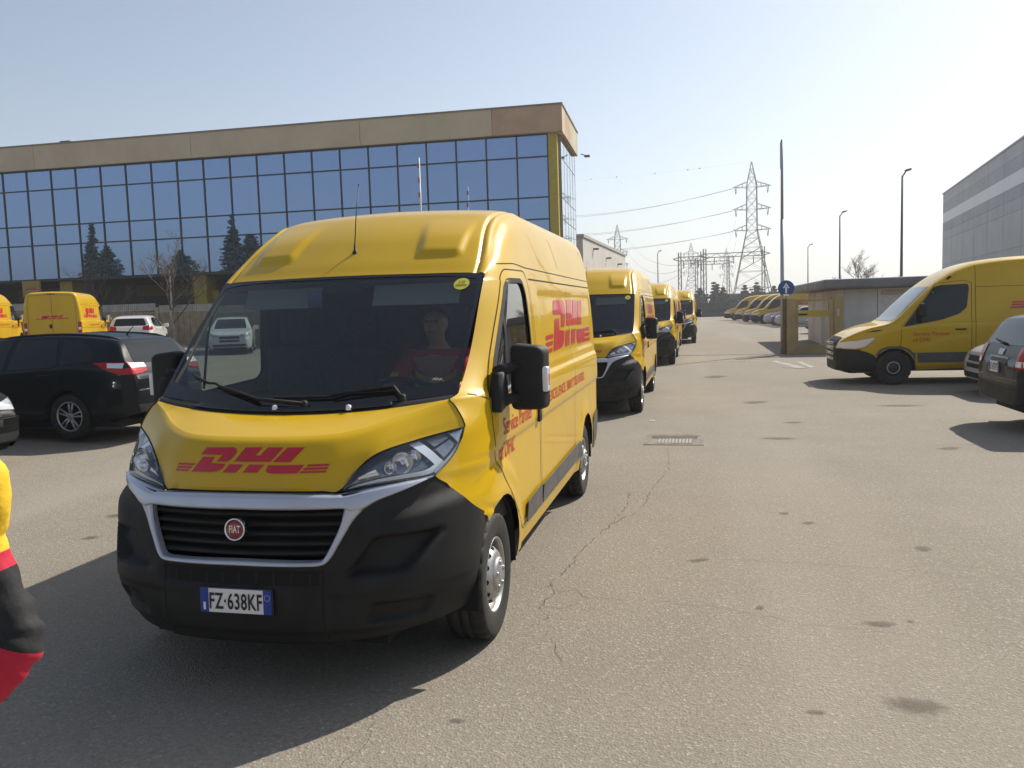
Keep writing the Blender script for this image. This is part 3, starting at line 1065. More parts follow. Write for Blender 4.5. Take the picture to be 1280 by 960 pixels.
    for sx in (1, -1):
        for band in ('low', 'top', 'edge'):
            rows = []
            for j in range(4):
                row = []
                for i in range(33):
                    if band == 'low': u, v = i / 32, j / 3 * (.075 + .05 * (i / 32) ** 6)
                    elif band == 'top': u, v = i / 32, 1 - j / 3 * (.025 + .05 * (i / 32) ** 10)
                    else: u, v = 1 - j / 3 * (.028 + .04 * (abs(i / 32 - .5) * 2) ** 8), i / 32
                    a, b, c = (np.array([np.interp(u, np.linspace(0, 1, 9), [p[k] for p in q]) for k in range(3)]) for q in (wb, wm, wt))
                    p = resample([a, b, c], 65)[int(round(v * 64))] if False else (cr(2 * a - b, a, b, c, v * 2) if v <= .5 else cr(a, b, c, 2 * c - b, v * 2 - 1))
                    row.append((sx * p[0], p[1] - .0022, p[2] + .0022))
                rows.append(row)
            add_grid(g, rows, sx > 0)
    obj('glass_border', g, BLKG, ws)
    # windscreen sticker, visors, mirror
    g = bmesh.new()
    b = fill_poly([(.735 + .044 * math.cos(2 * math.pi * k / 24), 1.938 + .034 * math.sin(2 * math.pi * k / 24)) for k in range(24)], 0)
    project(b, fp, wbvh, .004, g)
    st = obj('sticker', g, mat("sticker_yellow", (.62, .56, .05), .5), ws)
    g = bmesh.new()
    for s, dz in (("2 22", .009), ("REVISIONE", -.010)):
        b = text_mesh(s, .020 if dz > 0 else .013, .0005)
        for v in b.verts: v.co = Vector((v.co.x + .735, v.co.y + 1.938 + dz, 0))
        project(b, fp, wbvh, .0055, g)
    obj('sticker_lettering', g, mat("sticker_ink", (.10, .12, .03), .5), st)
    # cowl
    ce = [(p[0], p[1], p[2]) for p in resample(HOOD[-1], 9)]
    rows = [[(p[0], p[1] - .004, p[2] - .020) for p in ce], [(p[0], p[1] + .004, p[2] - .002) for p in ce]]
    for t in (.35, .7, 1.0):
        rows.append([tuple(np.array(ce[i]) * (1 - t) + np.array(wb[i]) * t + np.array((0, 0, .006 if t < 1 else -.003))) for i in range(9)])
    g = bmesh.new()
    rr = [[tuple(q) for q in resample(r, 30)] for r in rows]
    add_grid(g, rr, False); add_grid(g, mirror_rows(rr), True)
    cowl = obj('cowl', g, BLKP, root)
    for k in range(3):
        g = bmesh.new()
        t = .22 + k * .2
        pts = []
        for i in np.linspace(-1, 1, 31):
            u = abs(i) * .62
            a = np.array([np.interp(u, np.linspace(0, 1, 9), [p[c] for p in ce]) for c in range(3)]); b = np.array([np.interp(u, np.linspace(0, 1, 9), [p[c] for p in wb]) for c in range(3)])
            p = a * (1 - t) + b * t
            pts.append((p[0] * (1 if i >= 0 else -1), p[1], p[2] + .011))
        add_tube(g, pts, .006, 5)
        obj('cowl_rib', g, BLKG, cowl)
    g = bmesh.new()
    for X in (-.07, .34):
        add_lathe(g, [(.016, -.01), (.014, .012), (.006, .018), (0, .018)], Matrix.Translation((X, -.40, 1.312)), 10)
    obj('washer_nozzle', g, WHTL, cowl)
    for (p0, p1, k0, k1) in (((-.82, .165), (-.22, .035), (-.22, .035), (.10, .005)), ((-.12, .05), (.63, .075), (.63, .075), (.69, .005))):
        g = bmesh.new()
        pa = [wpt(p0[0] + (p1[0] - p0[0]) * t, p0[1] + (p1[1] - p0[1]) * t, .016) for t in np.linspace(0, 1, 9)]
        add_tube(g, pa, .0075, 6)
        mid = wpt((p0[0] + p1[0]) / 2, (p0[1] + p1[1]) / 2, .030)
        add_tube(g, [mid, wpt(k0[0], k0[1], .034), wpt(k1[0], k1[1], .030)], [.006, .009, .012], 6)
        add_lathe(g, [(.020, -.01), (.020, .02), (.012, .028), (0, .028)], Matrix.Translation(wpt(k1[0], k1[1], .012)), 12)
        obj('wiper', g, BLKP, root)
    # mirrors
    def shift(bm_, s):
        for v in bm_.verts:
            v.co.x -= s * .052; v.co.y += .235; v.co.z -= .012
    for sx in (1, -1):
        g = bmesh.new()
        # foot on the door corner
        foot = [(sx * .985, -.055, 1.255), (sx * 1.005, -.06, 1.50), (sx * 1.0, .09, 1.50), (sx * 1.00, .15, 1.285)]
        pr = [bm_ for bm_ in foot]
        poly = round_poly([(-.055, 1.235), (.15, 1.27), (.13, 1.40), (.03, 1.46), (-.035, 1.36)], .03, 3)
        Mf = Matrix(((0, 0, sx, 0), (1, 0, 0, 0), (0, 1, 0, 0), (0, 0, 0, 1)))
        add_prism(g, poly, .985, 1.045, Mf)
        for z0 in (1.295, 1.465):
            add_tube(g, [(sx * 1.0, .065, z0 - .02), (sx * 1.05, .14, z0), (sx * 1.12, .24, z0 + .005)], [.036, .030, .034], 10)
        mr = obj('wing_mirror', g, BLKP, root)
        g = bmesh.new()
        add_box(g, 1.095, 1.295, -.055, .085, 1.235, 1.605, .045, seg=5)
        for v in g.verts:
            t = (v.co.y + .055) / .14
            v.co.x += (.02 if v.co.x > 1.2 else -.01) * (t - .5)
            if v.co.z > 1.42 and v.co.x > 1.2: v.co.z -= (v.co.x - 1.2) * .25
            v.co.y += .25 * (v.co.x - 1.2) ** 1 * .3
            v.co.x *= sx
        shift(g, sx)
        obj('mirror_shell', g, BLKP, mr)
        g = bmesh.new()
        add_box(g, min(sx * 1.262, sx * 1.308), max(sx * 1.262, sx * 1.308), -.035, .06, 1.335, 1.475, .012)
        shift(g, sx)
        obj('mirror_indicator', g, [WHTL], mr)
        g = bmesh.new()
        add_box(g, min(sx * 1.292, sx * 1.311), max(sx * 1.292, sx * 1.311), -.012, .035, 1.37, 1.44, .008)
        shift(g, sx)
        obj('indicator_bulb', g, ORAL, mr)
        g = bmesh.new()
        add_box(g, min(sx * 1.115, sx * 1.285), max(sx * 1.115, sx * 1.285), .084, .089, 1.255, 1.585, .002)
        shift(g, sx)
        obj('mirror_glass', g, CHR, mr)
    # wheels
    for (y, st) in ((0.0, 0.0), (3.45, 0)):
        make_wheel(root, .880, y, .345, 1, steer=st); make_wheel(root, -.880, y, .345, -1, steer=st)
    # lettering on the flanks and the rear doors
    for sx in (1, -1):
        pl = side_place(sx)
        flip = sx
        g = bmesh.new()
        for p in logo_polys():
            b = fill_poly([(2.86 + flip * x * .345, y * .40 + 1.665) for x, y in p], .12)
            project(b, pl, full, .003, g)
        obj('lettering', g, RED, body)
        for s, size, y, z, sx_ in (("Service Partner", .135, .49, 1.138, 1), ("of DHL", .135, .22 if sx > 0 else .76, 1.005, 1), ("EXCELLENCE. SIMPLY DELIVERED.", .105, 2.42, 1.155, 1.24)):
            b = text_mesh(s, size, .0012, sx=sx_ * .93)
            dice(b, .15)
            for v in b.verts: v.co = Vector((y + flip * v.co.x, z + v.co.y, 0))
            g = project(b, pl, full, .003)
            obj('small_lettering', g, mat("orange_red_lettering", (.52, .045, .02), .45), body)
    g = bmesh.new()
    for p in logo_polys():
        b = fill_poly([(-x * .155, y * .155 + 1.50) for x, y in p], .2)
        project(b, rp, full, .004, g)
    obj('lettering', g, RED, body)
    # tail
    for s in (-1, 1):
        g = bmesh.new()
        add_box(g, s * .90 - .06, s * .90 + .06, 4.40, 4.475, .80, 1.30, .015)
        tl = obj('tail_light', g, REDL, root)
        g = bmesh.new(); add_box(g, s * .90 - .05, s * .90 + .05, 4.46, 4.48, .98, 1.08, .005)
        obj('reversing_lamp', g, WHTL, tl)
    g = bmesh.new(); add_box(g, .02, .11, 4.47, 4.50, 1.06, 1.22, .012)
    obj('rear_handle', g, BLKP, root)
    g = bmesh.new(); add_box(g, -.14, .14, 4.44, 4.478, 2.40, 2.44, .008)
    obj('brake_light', g, mat("dark_red_lamp", (.10, .004, .004), .2), root)
    g = bmesh.new(); add_box(g, -.94, .94, 4.38, 4.55, .33, .55, .03)
    obj('rear_bumper', g, GREYP, root)
    # cab
    g = bmesh.new()
    add_box(g, -.93, .93, .0, 1.32, .55, .62); add_box(g, -.93, .93, 1.24, 1.30, .6, 1.96); add_box(g, -.80, .80, 1.245, 1.295, 1.9, 2.36)
    for s in (-1, 1):
        add_box(g, s * .945 - .02, s * .945 + .02, -.10, 1.25, .6, 1.27)
    add_box(g, -.80, .80, -.26, -.20, .5, 1.20)
    cab = obj('cab_interior', g, INT, root, smooth=False)
    g = bmesh.new(); add_box(g, -.80, .80, .62, 1.26, 1.975, 1.995, 0)
    obj('headlining', g, INTL, cab, smooth=False)
    g = bmesh.new()
    rows = []
    for (y, z) in ((-.40, 1.24), (-.30, 1.27), (-.10, 1.275), (.02, 1.24), (.06, 1.12), (.04, .80)):
        rows.append([(X, y + .10 * (abs(X) / .86) ** 2, z + .02 * math.cos(X * 5)) for X in np.linspace(-.86, .86, 31)])
    add_grid(g, rows, True)
    dash = obj('dashboard', g, INT, root)
    for X, w in ((.46, .26), (-.20, .23), (-.64, .23)):
        g = bmesh.new()
        add_box(g, X - w, X + w, .42, .98, .86, 1.02, .05); add_box(g, X - w, X + w, .92, 1.10, .95, 1.58, .06)
        add_box(g, X - .13, X + .13, .97, 1.08, 1.60, 1.82, .04)
        obj('seat', g, mat("seat_cloth", (.022, .024, .028), .9, var=.3, scale=30), root)
    g = bmesh.new()
    Mw = Matrix.Translation((.46, .16, 1.30)) @ Matrix.Rotation(R_(-38), 4, 'X')
    n = 36
    ring = [Mw @ Vector((.20 * math.cos(2 * math.pi * k / n), .20 * math.sin(2 * math.pi * k / n), 0)) for k in range(n + 1)]
    add_tube(g, ring, .016, 8, caps=False)
    for a in (R_(10), R_(170), R_(270)):
        add_tube(g, [Mw @ Vector((0, 0, -.02)), Mw @ Vector((.195 * math.cos(a), .195 * math.sin(a), 0))], .018, 6)
    add_lathe(g, [(.07, -.04), (.075, -.01), (.05, .01), (0, .012)], Mw, 16)
    add_tube(g, [Mw @ Vector((0, 0, -.02)), (.46, -.12, 1.18)], .035, 8)
    obj('steering_wheel', g, INT, root)
    for x0, x1 in ((.18, .70), (-.70, -.16)):
        g = bmesh.new()
        add_box(g, x0, x1, .36, .375, 1.83, 1.955, .006)
        for v in g.verts: v.co.y += -.55 * (1.955 - v.co.z) + .10 * (v.co.x / .85) ** 2 + .05
        obj('sun_visor', g, mat("visor", (.42, .44, .44), .8), root)
    g = bmesh.new(); add_box(g, -.10, .12, .32, .38, 1.90, 1.965, .015)
    obj('rear_view_unit', g, INK, root)
    g = bmesh.new(); add_box(g, -.20, -.11, .292, .296, 1.83, 1.93, .0)
    obj('toll_card', g, mat("card_blue", (.18, .24, .42), .6), root)
    return root

hero = make_van("nearest yellow van, heading the queue, with a black bumper and tall roof antenna", "FZ\u00b7638KF")

# ------------------------------------------------------------------ ground
def gz(x, y=0.0):
    t = max(0.0, -3.0 - x)
    return min(1.9, .036 * t * t / (t + 1.0)) if t > 0 else 0.0

def make_ground():
    def axis(lo, hi):
        out = [0.0]
        v = 0.0; st = .5
        while v < hi: v += st; st *= 1.09; out.append(min(v, hi))
        v = 0.0; st = .5; neg = []
        while v > lo: v -= st; st *= 1.09; neg.append(max(v, lo))
        return list(reversed(neg)) + out
    xs, ys = axis(-1650, 1650), axis(-1450, 1850)
    bm = bmesh.new()
    add_grid(bm, [[(x, y, gz(x, y)) for x in xs] for y in ys])
    m = bpy.data.materials.new("asphalt"); m.use_nodes = True
    n, l = m.node_tree.nodes, m.node_tree.links
    p = n["Principled BSDF"]
    tc = n.new("ShaderNodeTexCoord")
    def noise(scale, detail=4, rough=.55, src=None):
        q = n.new("ShaderNodeTexNoise"); q.inputs["Scale"].default_value = scale; q.inputs["Detail"].default_value = detail; q.inputs["Roughness"].default_value = rough
        l.new(src or tc.outputs["Object"], q.inputs["Vector"]); return q
    def ramp(src, a, b, c, d):
        q = n.new("ShaderNodeMapRange"); q.inputs[1].default_value = a; q.inputs[2].default_value = b; q.inputs[3].default_value = c; q.inputs[4].default_value = d
        l.new(src, q.inputs[0]); return q.outputs[0]
    def mixc(f, a, b, mode='MIX'):
        q = n.new("ShaderNodeMix"); q.data_type = 'RGBA'; q.blend_type = mode
        if isinstance(f, float): q.inputs[0].default_value = f
        else: l.new(f, q.inputs[0])
        for i, v in ((6, a), (7, b)):
            if isinstance(v, tuple): q.inputs[i].default_value = (*v, 1)
            else: l.new(v, q.inputs[i])
        return q.outputs[2]
    big = noise(.12, 5, .6); mid = noise(.9, 6, .65); fine = noise(38, 3, .6)
    col = mixc(ramp(big.outputs[0], .35, .65, 0, 1), (.245, .215, .170), (.296, .262, .212))
    col = mixc(ramp(mid.outputs[0], .35, .7, 0, .55), col, (.205, .180, .142))
    # aggregate: stones of differing tone
    vo = n.new("ShaderNodeTexVoronoi"); vo.inputs["Scale"].default_value = 95; l.new(tc.outputs["Object"], vo.inputs["Vector"])
    sep = n.new("ShaderNodeSeparateColor"); l.new(vo.outputs["Color"], sep.inputs[0])
    col = mixc(ramp(sep.outputs[0], .0, .30, .36, 0), col, (.112, .10, .083))
    col = mixc(ramp(sep.outputs[1], .86, 1.0, 0, .75), col, (.42, .385, .33))
    col = mixc(ramp(fine.outputs[0], .35, .62, .35, 0), col, (.14, .125, .10))
    # dark drips and faint long wear bands along the driving direction
    st = noise(1.7, 6, .7)
    col = mixc(ramp(st.outputs[0], .66, .74, 0, .40), col, (.125, .107, .083))
    mp = n.new("ShaderNodeMapping"); mp.inputs["Scale"].default_value = (.55, .035, 1); l.new(tc.outputs["Object"], mp.inputs[0])
    wear = noise(1.0, 3, .5, mp.outputs[0])
    col = mixc(ramp(wear.outputs[0], .5, .66, 0, .30), col, (.33, .297, .243))
    l.new(col, p.inputs["Base Color"])
    p.inputs["Roughness"].default_value = .88
    p.inputs["Specular IOR Level"].default_value = .30
    hgt = n.new("ShaderNodeMath"); hgt.operation = 'ADD'
    l.new(vo.outputs["Distance"], hgt.inputs[0]); l.new(fine.outputs[0], hgt.inputs[1])
    b = n.new("ShaderNodeBump"); b.inputs["Strength"].default_value = .55; b.inputs["Distance"].default_value = .006
    l.new(hgt.outputs[0], b.inputs["Height"]); l.new(b.outputs[0], p.inputs["Normal"])
    o = obj('ground', bm, m)
    tag(o, kind='structure')
    return o
make_ground()

def place_flat(name, pts, z, m, kind='structure'):
    bm = bmesh.new()
    bm.faces.new([bm.verts.new((x, y, gz(x, y) + z)) for x, y in pts])
    return tag(obj(name, bm, m, smooth=False), kind=kind)

# oil stains: thin irregular films
def film(name, col, strength):
    """thin see-through film that fades towards its rim"""
    m = bpy.data.materials.new(name); m.use_nodes = True
    n, l = m.node_tree.nodes, m.node_tree.links
    p = n["Principled BSDF"]; p.inputs["Base Color"].default_value = (*col, 1); p.inputs["Roughness"].default_value = .75; p.inputs["Specular IOR Level"].default_value = .2
    tc = n.new("ShaderNodeTexCoord")
    mp = n.new("ShaderNodeMapping"); mp.inputs["Location"].default_value = (-1, -1, 0); mp.inputs["Scale"].default_value = (2, 2, 0); l.new(tc.outputs["Generated"], mp.inputs[0])
    ln = n.new("ShaderNodeVectorMath"); ln.operation = 'LENGTH'; l.new(mp.outputs[0], ln.inputs[0])
    nz = n.new("ShaderNodeTexNoise"); nz.inputs["Scale"].default_value = 26; nz.inputs["Detail"].default_value = 4; l.new(tc.outputs["Object"], nz.inputs["Vector"])
    ad = n.new("ShaderNodeMath"); ad.operation = 'MULTIPLY_ADD'; ad.inputs[1].default_value = .9; l.new(nz.outputs[0], ad.inputs[0]); l.new(ln.outputs["Value"], ad.inputs[2])
    rp = n.new("ShaderNodeMapRange"); rp.inputs[1].default_value = .75; rp.inputs[2].default_value = 1.35; rp.inputs[3].default_value = strength; rp.inputs[4].default_value = 0.0; l.new(ad.outputs[0], rp.inputs[0])
    tr = n.new("ShaderNodeBsdfTransparent"); mx = n.new("ShaderNodeMixShader")
    l.new(rp.outputs[0], mx.inputs[0]); l.new(tr.outputs[0], mx.inputs[1]); l.new(p.outputs[0], mx.inputs[2]); l.new(mx.outputs[0], n["Material Output"].inputs[0])
    return m
STN = film("oil_stain", (.15, .128, .10), .55)
def stain(x, y, a, b, ang=0.0, seed=1):
    rnd = random.Random(seed)
    bm = bmesh.new()
    k = 40
    ph = [rnd.uniform(0, 6.28) for _ in range(4)]
    ca, sa = math.cos(ang), math.sin(ang)
    pts = []
    for i in range(k):
        t = 2 * math.pi * i / k
        r = 1 + .14 * math.sin(2 * t + ph[0]) + .11 * math.sin(3 * t + ph[1]) + .08 * math.sin(5 * t + ph[2]) + .06 * math.sin(9 * t + ph[3]) + rnd.uniform(-.04, .04)
        u, v = a * r * math.cos(t), b * r * math.sin(t)
        pts.append((x + u * ca - v * sa, y + u * sa + v * ca))
    bm.faces.new([bm.verts.new((px, py, gz(px) + .004)) for px, py in pts])
    o = obj('oil_stain', bm, STN, smooth=False)
    tag(o, kind='structure')
for i, (x, y, a, b) in enumerate(((2.98, -.50, .135, .105), (3.02, .46, .105, .055), (3.19, .52, .03, .02), (3.60, 1.96, .10, .06), (2.40, .62, .05, .03), (2.55, -.62, .05, .028),
                                  (1.02, -.95, .05, .022), (2.05, 1.5, .14, .03), (2.9, 2.6, .07, .05), (2.75, 2.9, .06, .05), (3.1, 6.9, .25, .15), (3.4, 8.4, .2, .10),
                                  (4.9, 6.2, .25, .08), (3.0, 11.0, .35, .2), (2.4, 16.5, .6, .25), (5.3, 10.4, .4, .2), (-3.2, 2.2, .12, .08), (-2.9, 1.5, .1, .06), (-3.6, 3.2, .12, .09))):
    stain(x, y, a, b, .3 * (i % 5), i + 3)

# cracks in the asphalt
CRK = mat("crack_dark", (.075, .065, .052), .95)  # plain dark tone of the crack strips
def crack(pts, w, seed):
    rnd = random.Random(seed)
    P = [Vector((x, y, 0)) for x, y in pts]
    dense = []
    for a, b in zip(P[:-1], P[1:]):
        m = max(2, int((b - a).length / .05))
        for k in range(m):
            q = a.lerp(b, k / m)
            q += Vector((rnd.uniform(-.016, .016), rnd.uniform(-.016, .016), 0))
            dense.append(q)
    dense.append(P[-1])
    bm = bmesh.new()
    prev = None
    for i, q in enumerate(dense):
        d = (dense[min(i + 1, len(dense) - 1)] - dense[max(i - 1, 0)]).normalized()
        nn = Vector((-d.y, d.x, 0)) * w * .27 * rnd.choice((.15, .4, .7, 1.0, 1.3)) * (.3 if i in (0, len(dense) - 1) else 1)
        pr = [bm.verts.new((v.x, v.y, gz(v.x) + .0042)) for v in (q + nn, q - nn)]
        if prev: bm.faces.new([prev[0], prev[1], pr[1], pr[0]])
        prev = pr
    tag(obj('asphalt_crack', bm, CRK, smooth=False), kind='structure')
for i, (pts, w) in enumerate((
    ([(1.12, .62), (1.30, .60), (1.52, .66), (1.85, .64), (2.2, .58), (2.62, .40), (3.1, .34), (3.7, .22), (4.3, .2)], .0035),
    ([(1.10, .95), (1.16, .70), (1.12, .48), (1.20, .28), (1.13, .12)], .006), ([(1.16, .70), (1.28, .78), (1.38, .66), (1.52, .66)], .0045), ([(1.12, .48), (1.25, .44), (1.34, .55)], .004),
    ([(1.10, .80), (1.18, 1.25), (1.22, 1.75), (1.34, 2.35), (1.42, 3.05), (1.40, 3.6)], .007), ([(1.34, 2.35), (1.55, 2.9), (1.6, 3.7), (1.72, 4.7), (1.66, 6.1)], .006),
    ([(.62, -.88), (.70, -1.12), (.68, -1.4), (.74, -1.75)], .004), ([(1.20, .28), (1.3, -.1), (1.42, -.4)], .004),
    ([(2.08, 7.2), (3.2, 7.5), (5.0, 8.0)], .008), ([(-2.9, 3.4), (-1.6, 3.0), (-1.2, 2.9)], .006), ([(-3.6, 1.9), (-2.9, 2.5), (-2.0, 3.3)], .006), ([(2.2, 1.55), (2.9, 1.50), (3.6, 1.42)], .003),
    ([(.2, -1.0), (.0, -.4), (-.5, .2), (-1.2, .3)], .004), ([(1.9, 9.0), (4.5, 9.6), (6.4, 9.8)], .010))):
    crack(pts, w, 40 + i)

# litter: pale crumbs on the asphalt
LIT = mat("paper_scrap", (.75, .73, .68), .8)
for i, (x, y) in enumerate(((1.32, 8.6), (4.35, 24.9), (5.0, 23.2))):
    bm = bmesh.new(); s = .05
    add_prism(bm, [(-s, -s * .4), (s * .8, -s * .5), (s, s * .3), (-s * .5, s * .6)], .003, .009, Matrix.Translation((x, y, gz(x))) @ Matrix.Rotation(i, 4, 'Z'))
    tag(obj('paper_scrap', bm, LIT, smooth=False), "small pale scrap of litter lying on the asphalt", "litter", "litter scraps on the asphalt")

# road markings and gate rail
WRN = mat("worn_white_paint", (.34, .32, .29), .8, var=.4, scale=9)
def marking(pts, z=.0055): return place_flat('road_marking', pts, z, WRN)
marking([(4.10, 21.7), (4.30, 21.85), (4.85, 18.9), (4.62, 18.75)]); marking([(4.85, 18.9), (4.62, 18.75), (4.25, 19.3), (4.32, 19.5)], .0095); marking([(4.9, 18.95), (4.80, 21.3), (4.95, 21.4), (5.08, 19.0)])
marking([(1.9, 21.8), (3.7, 22.0), (3.7, 22.15), (1.9, 22.0)])
place_flat('gate_rail', [(1.1, 25.35), (4.85, 25.35), (4.85, 25.50), (1.1, 25.50)], .006, mat("rail_steel", (.07, .06, .05), .6))

# drain cover
t = thing('drain_cover', "rectangular drain grating let into the asphalt beside the first two vans", "drain cover", (1.72, 6.75, 0))
bm = bmesh.new()
for (x0, x1, y0, y1) in ((-.38, .38, -.42, -.375), (-.38, .38, .375, .42), (-.38, -.335, -.375, .375), (.335, .38, -.375, .375)): add_box(bm, x0, x1, y0, y1, -.02, .008)
obj('frame', bm, mat("cast_iron", (.19, .168, .135), .7, var=.3), t, smooth=False)
bm = bmesh.new(); add_box(bm, -.335, .335, -.375, .375, -.02, .005); obj('surround', bm, mat("old_concrete", (.21, .185, .148), .9, var=.25, scale=6), t, smooth=False)
bm = bmesh.new(); add_box(bm, -.20, .24, -.30, .05, -.01, .007); pit = obj('pit', bm, mat("drain_dark", (.15, .13, .105), .9), t, smooth=False)
for k in range(10):
    bm = bmesh.new(); add_box(bm, -.20 + k * .044, -.17 + k * .044, -.30, .05, .007, .011); obj('grate_bar', bm, mat("worn_iron", (.30, .275, .23), .6), pit, smooth=False)
for k in range(4):
    bm = bmesh.new(); add_box(bm, -.30, .30, .10 + k * .06, .125 + k * .06, .005, .009); obj('grate_bar', bm, MATS["cast_iron"], pit, smooth=False)

# ------------------------------------------------------------------ glazed office block
CON = mat("parapet_concrete", (.55, .455, .32), .85, var=.07, scale=.5, dirt=.16, dirtcol=(.27, .24, .19))
CONO = mat("parapet_orange", (.50, .34, .22), .85, var=.15, scale=.8, dirt=.2)
def facade_glass():
    m = bpy.data.materials.new("mirror_glass"); m.use_nodes = True
    n, l = m.node_tree.nodes, m.node_tree.links
    p = n["Principled BSDF"]
    p.inputs["Base Color"].default_value = (.205, .280, .430, 1); p.inputs["Metallic"].default_value = 1.0; p.inputs["Roughness"].default_value = .015
    tc = n.new("ShaderNodeTexCoord"); nz = n.new("ShaderNodeTexNoise"); nz.inputs["Scale"].default_value = .55; nz.inputs["Detail"].default_value = 1
    l.new(tc.outputs["Object"], nz.inputs["Vector"])
    b = n.new("ShaderNodeBump"); b.inputs["Strength"].default_value = .10; b.inputs["Distance"].default_value = .03
    l.new(nz.outputs[0], b.inputs["Height"]); l.new(b.outputs[0], p.inputs["Normal"])
    return m
FGL = facade_glass()
MUL = mat("mullion", (.012, .016, .026), .4)
PYEL = mat("pillar_yellow", (.36, .25, .025), .6, var=.12, scale=2)
SHUT = mat("dock_shutter", (.035, .04, .04), .7)
off = thing('office_building', "long office block with blue mirror glazing under a beige parapet", "building", (-5.22, 39.55, 0), math.atan2(.036, 1.0))
# local frame: -x along the facade (to the left), +y back
Wd, Dp = 60.0, 7.1
ROWS = [4.55, 6.60, 7.75, 9.87, 11.05]
bm = bmesh.new()
add_box(bm, -Wd, -.02, .12, Dp - .02, 4.40, 12.30); add_box(bm, -Wd, -.3, 4.2, Dp - .1, -.5, 4.40)
obj('core_wall', bm, mat("core_wall", (.10, .09, .075), .9), off, smooth=False)
bm = bmesh.new(); add_box(bm, -Wd, 0, -.05, Dp, 4.42, 4.55); obj('soffit', bm, mat("soffit", (.05, .05, .045), .8), off, smooth=False)
us = [.50 + 1.668 * k for k in range(0, 31)]
pane_bm = bmesh.new(); add_box(pane_bm, -.79, .79, -.012, .012, -.5, .5); pm = bpy.data.meshes.new('pane'); pane_bm.to_mesh(pm); pane_bm.free(); pm.materials.append(FGL)
pm_side = pm.copy(); pm_side.materials[0] = mat('sky_lightened_glass', (.50, .57, .66), .03, metal=1.0)  # side panes: same glass, with the bright sky reflection put into its colour
rnd = random.Random(5)
def pane(x, y, z0, z1, w, rz=0):
    o = bpy.data.objects.new('pane', pm_side if rz else pm); COL.objects.link(o); o.parent = off
    o.location = (x, y, (z0 + z1) / 2); o.scale = (w / 1.58, 1, (z1 - z0) - .07)
    o.rotation_euler = (rnd.uniform(-.0022, .0022), 0, rz + rnd.uniform(-.0022, .0022))
for i in range(len(us) - 1):
    for j in range(4):
        pane(-(us[i] + us[i + 1]) / 2, .03, ROWS[j], ROWS[j + 1], 1.60)
for u in us:
    bm = bmesh.new(); add_box(bm, -u - .04, -u + .04, -.03, .10, 4.55, 11.05); obj('mullion', bm, MUL, off, smooth=False)
for z in ROWS:
    bm = bmesh.new(); add_box(bm, -us[-1], -.50, -.022, .10, z - .038, z + .038); obj('transom', bm, MUL, off, smooth=False)
bm = bmesh.new(); add_box(bm, -.46, -.0, -.06, .5, 0, 11.05); obj('corner_pillar', bm, mat("olive_yellow", (.42, .33, .035), .55, var=.1), off, smooth=False)
bounds = [-.35, 3.4, 10.8, 21.0, 31.3, 41.5, 51.5, 60]
for k in range(len(bounds) - 1):
    bm = bmesh.new(); add_box(bm, -bounds[k + 1] + .012, -bounds[k] - .012, -.35, -.15, 11.05, 12.42)
    obj('parapet_panel', bm, CONO if k == 0 else CON, off, smooth=False)
bm = bmesh.new(); add_box(bm, -60, .10, -.14, Dp, 11.06, 12.30); obj('parapet_core', bm, CON, off, smooth=False)
bm = bmesh.new(); add_box(bm, -60, .38, -.40, -.10, 12.42, 12.50); add_box(bm, .08, .38, -.10, Dp + .1, 12.42, 12.50); obj('coping', bm, mat("coping", (.22, .19, .15), .7), off, smooth=False)
for y0, y1, m_ in ((-.33, .9, CON), (.92, 3.2, CONO), (3.22, 7.15, mat("parapet_pale", (.48, .43, .30), .85, var=.12, scale=.8))):
    bm = bmesh.new(); add_box(bm, .11, .33, y0, y1, 11.05, 12.42); obj('parapet_panel', bm, m_, off, smooth=False)
bm = bmesh.new(); add_box(bm, -.02, .10, .52, Dp, 0, 11.05); obj('side_wall', bm, mat("side_wall", (.30, .28, .22), .8), off, smooth=False)
ys = [.55 + 1.30 * k for k in range(6)]
for i in range(5):
    for j in range(4):
        pane(.115, (ys[i] + ys[i + 1]) / 2, ROWS[j], ROWS[j + 1], 1.24, math.pi / 2)
for y in ys:
    bm = bmesh.new(); add_box(bm, .10, .135, y - .03, y + .03, 4.55, 11.05); obj('mullion', bm, mat('grey_mullion', (.12, .13, .14), .5), off, smooth=False)
for z in ROWS:
    bm = bmesh.new(); add_box(bm, .10, .132, .55, ys[-1], z - .03, z + .03); obj('transom', bm, MATS['grey_mullion'], off, smooth=False)
for u in (12.6, 21.3, 30.2, 39.0, 47.8):
    bm = bmesh.new(); add_box(bm, -u - .42, -u + .42, .15, 1.2, 0, 4.42); obj('pillar', bm, PYEL, off, smooth=False)
for k, u in enumerate((9.0, 17, 25.8, 34.6, 43.4)):
    bm = bmesh.new(); add_box(bm, -u - 1.9, -u + 1.9, 4.05, 4.2, 0, 3.4); sh = obj('dock_shutter', bm, SHUT, off, smooth=False)
    bm = bmesh.new(); add_box(bm, -u - 2.4, -u + 2.4, 4.0, 4.22, 3.45, 4.2); obj('dock_header', bm, mat("dock_yellow", (.20, .14, .03), .7, var=.2), off, smooth=False)
    bm = bmesh.new(); add_box(bm, -u + 2.1, -u + 3.6, 3.9, 4.2, 0, 3.2); obj('dock_wall', bm, mat("dock_brown", (.20, .14, .05), .8, var=.2), off, smooth=False)

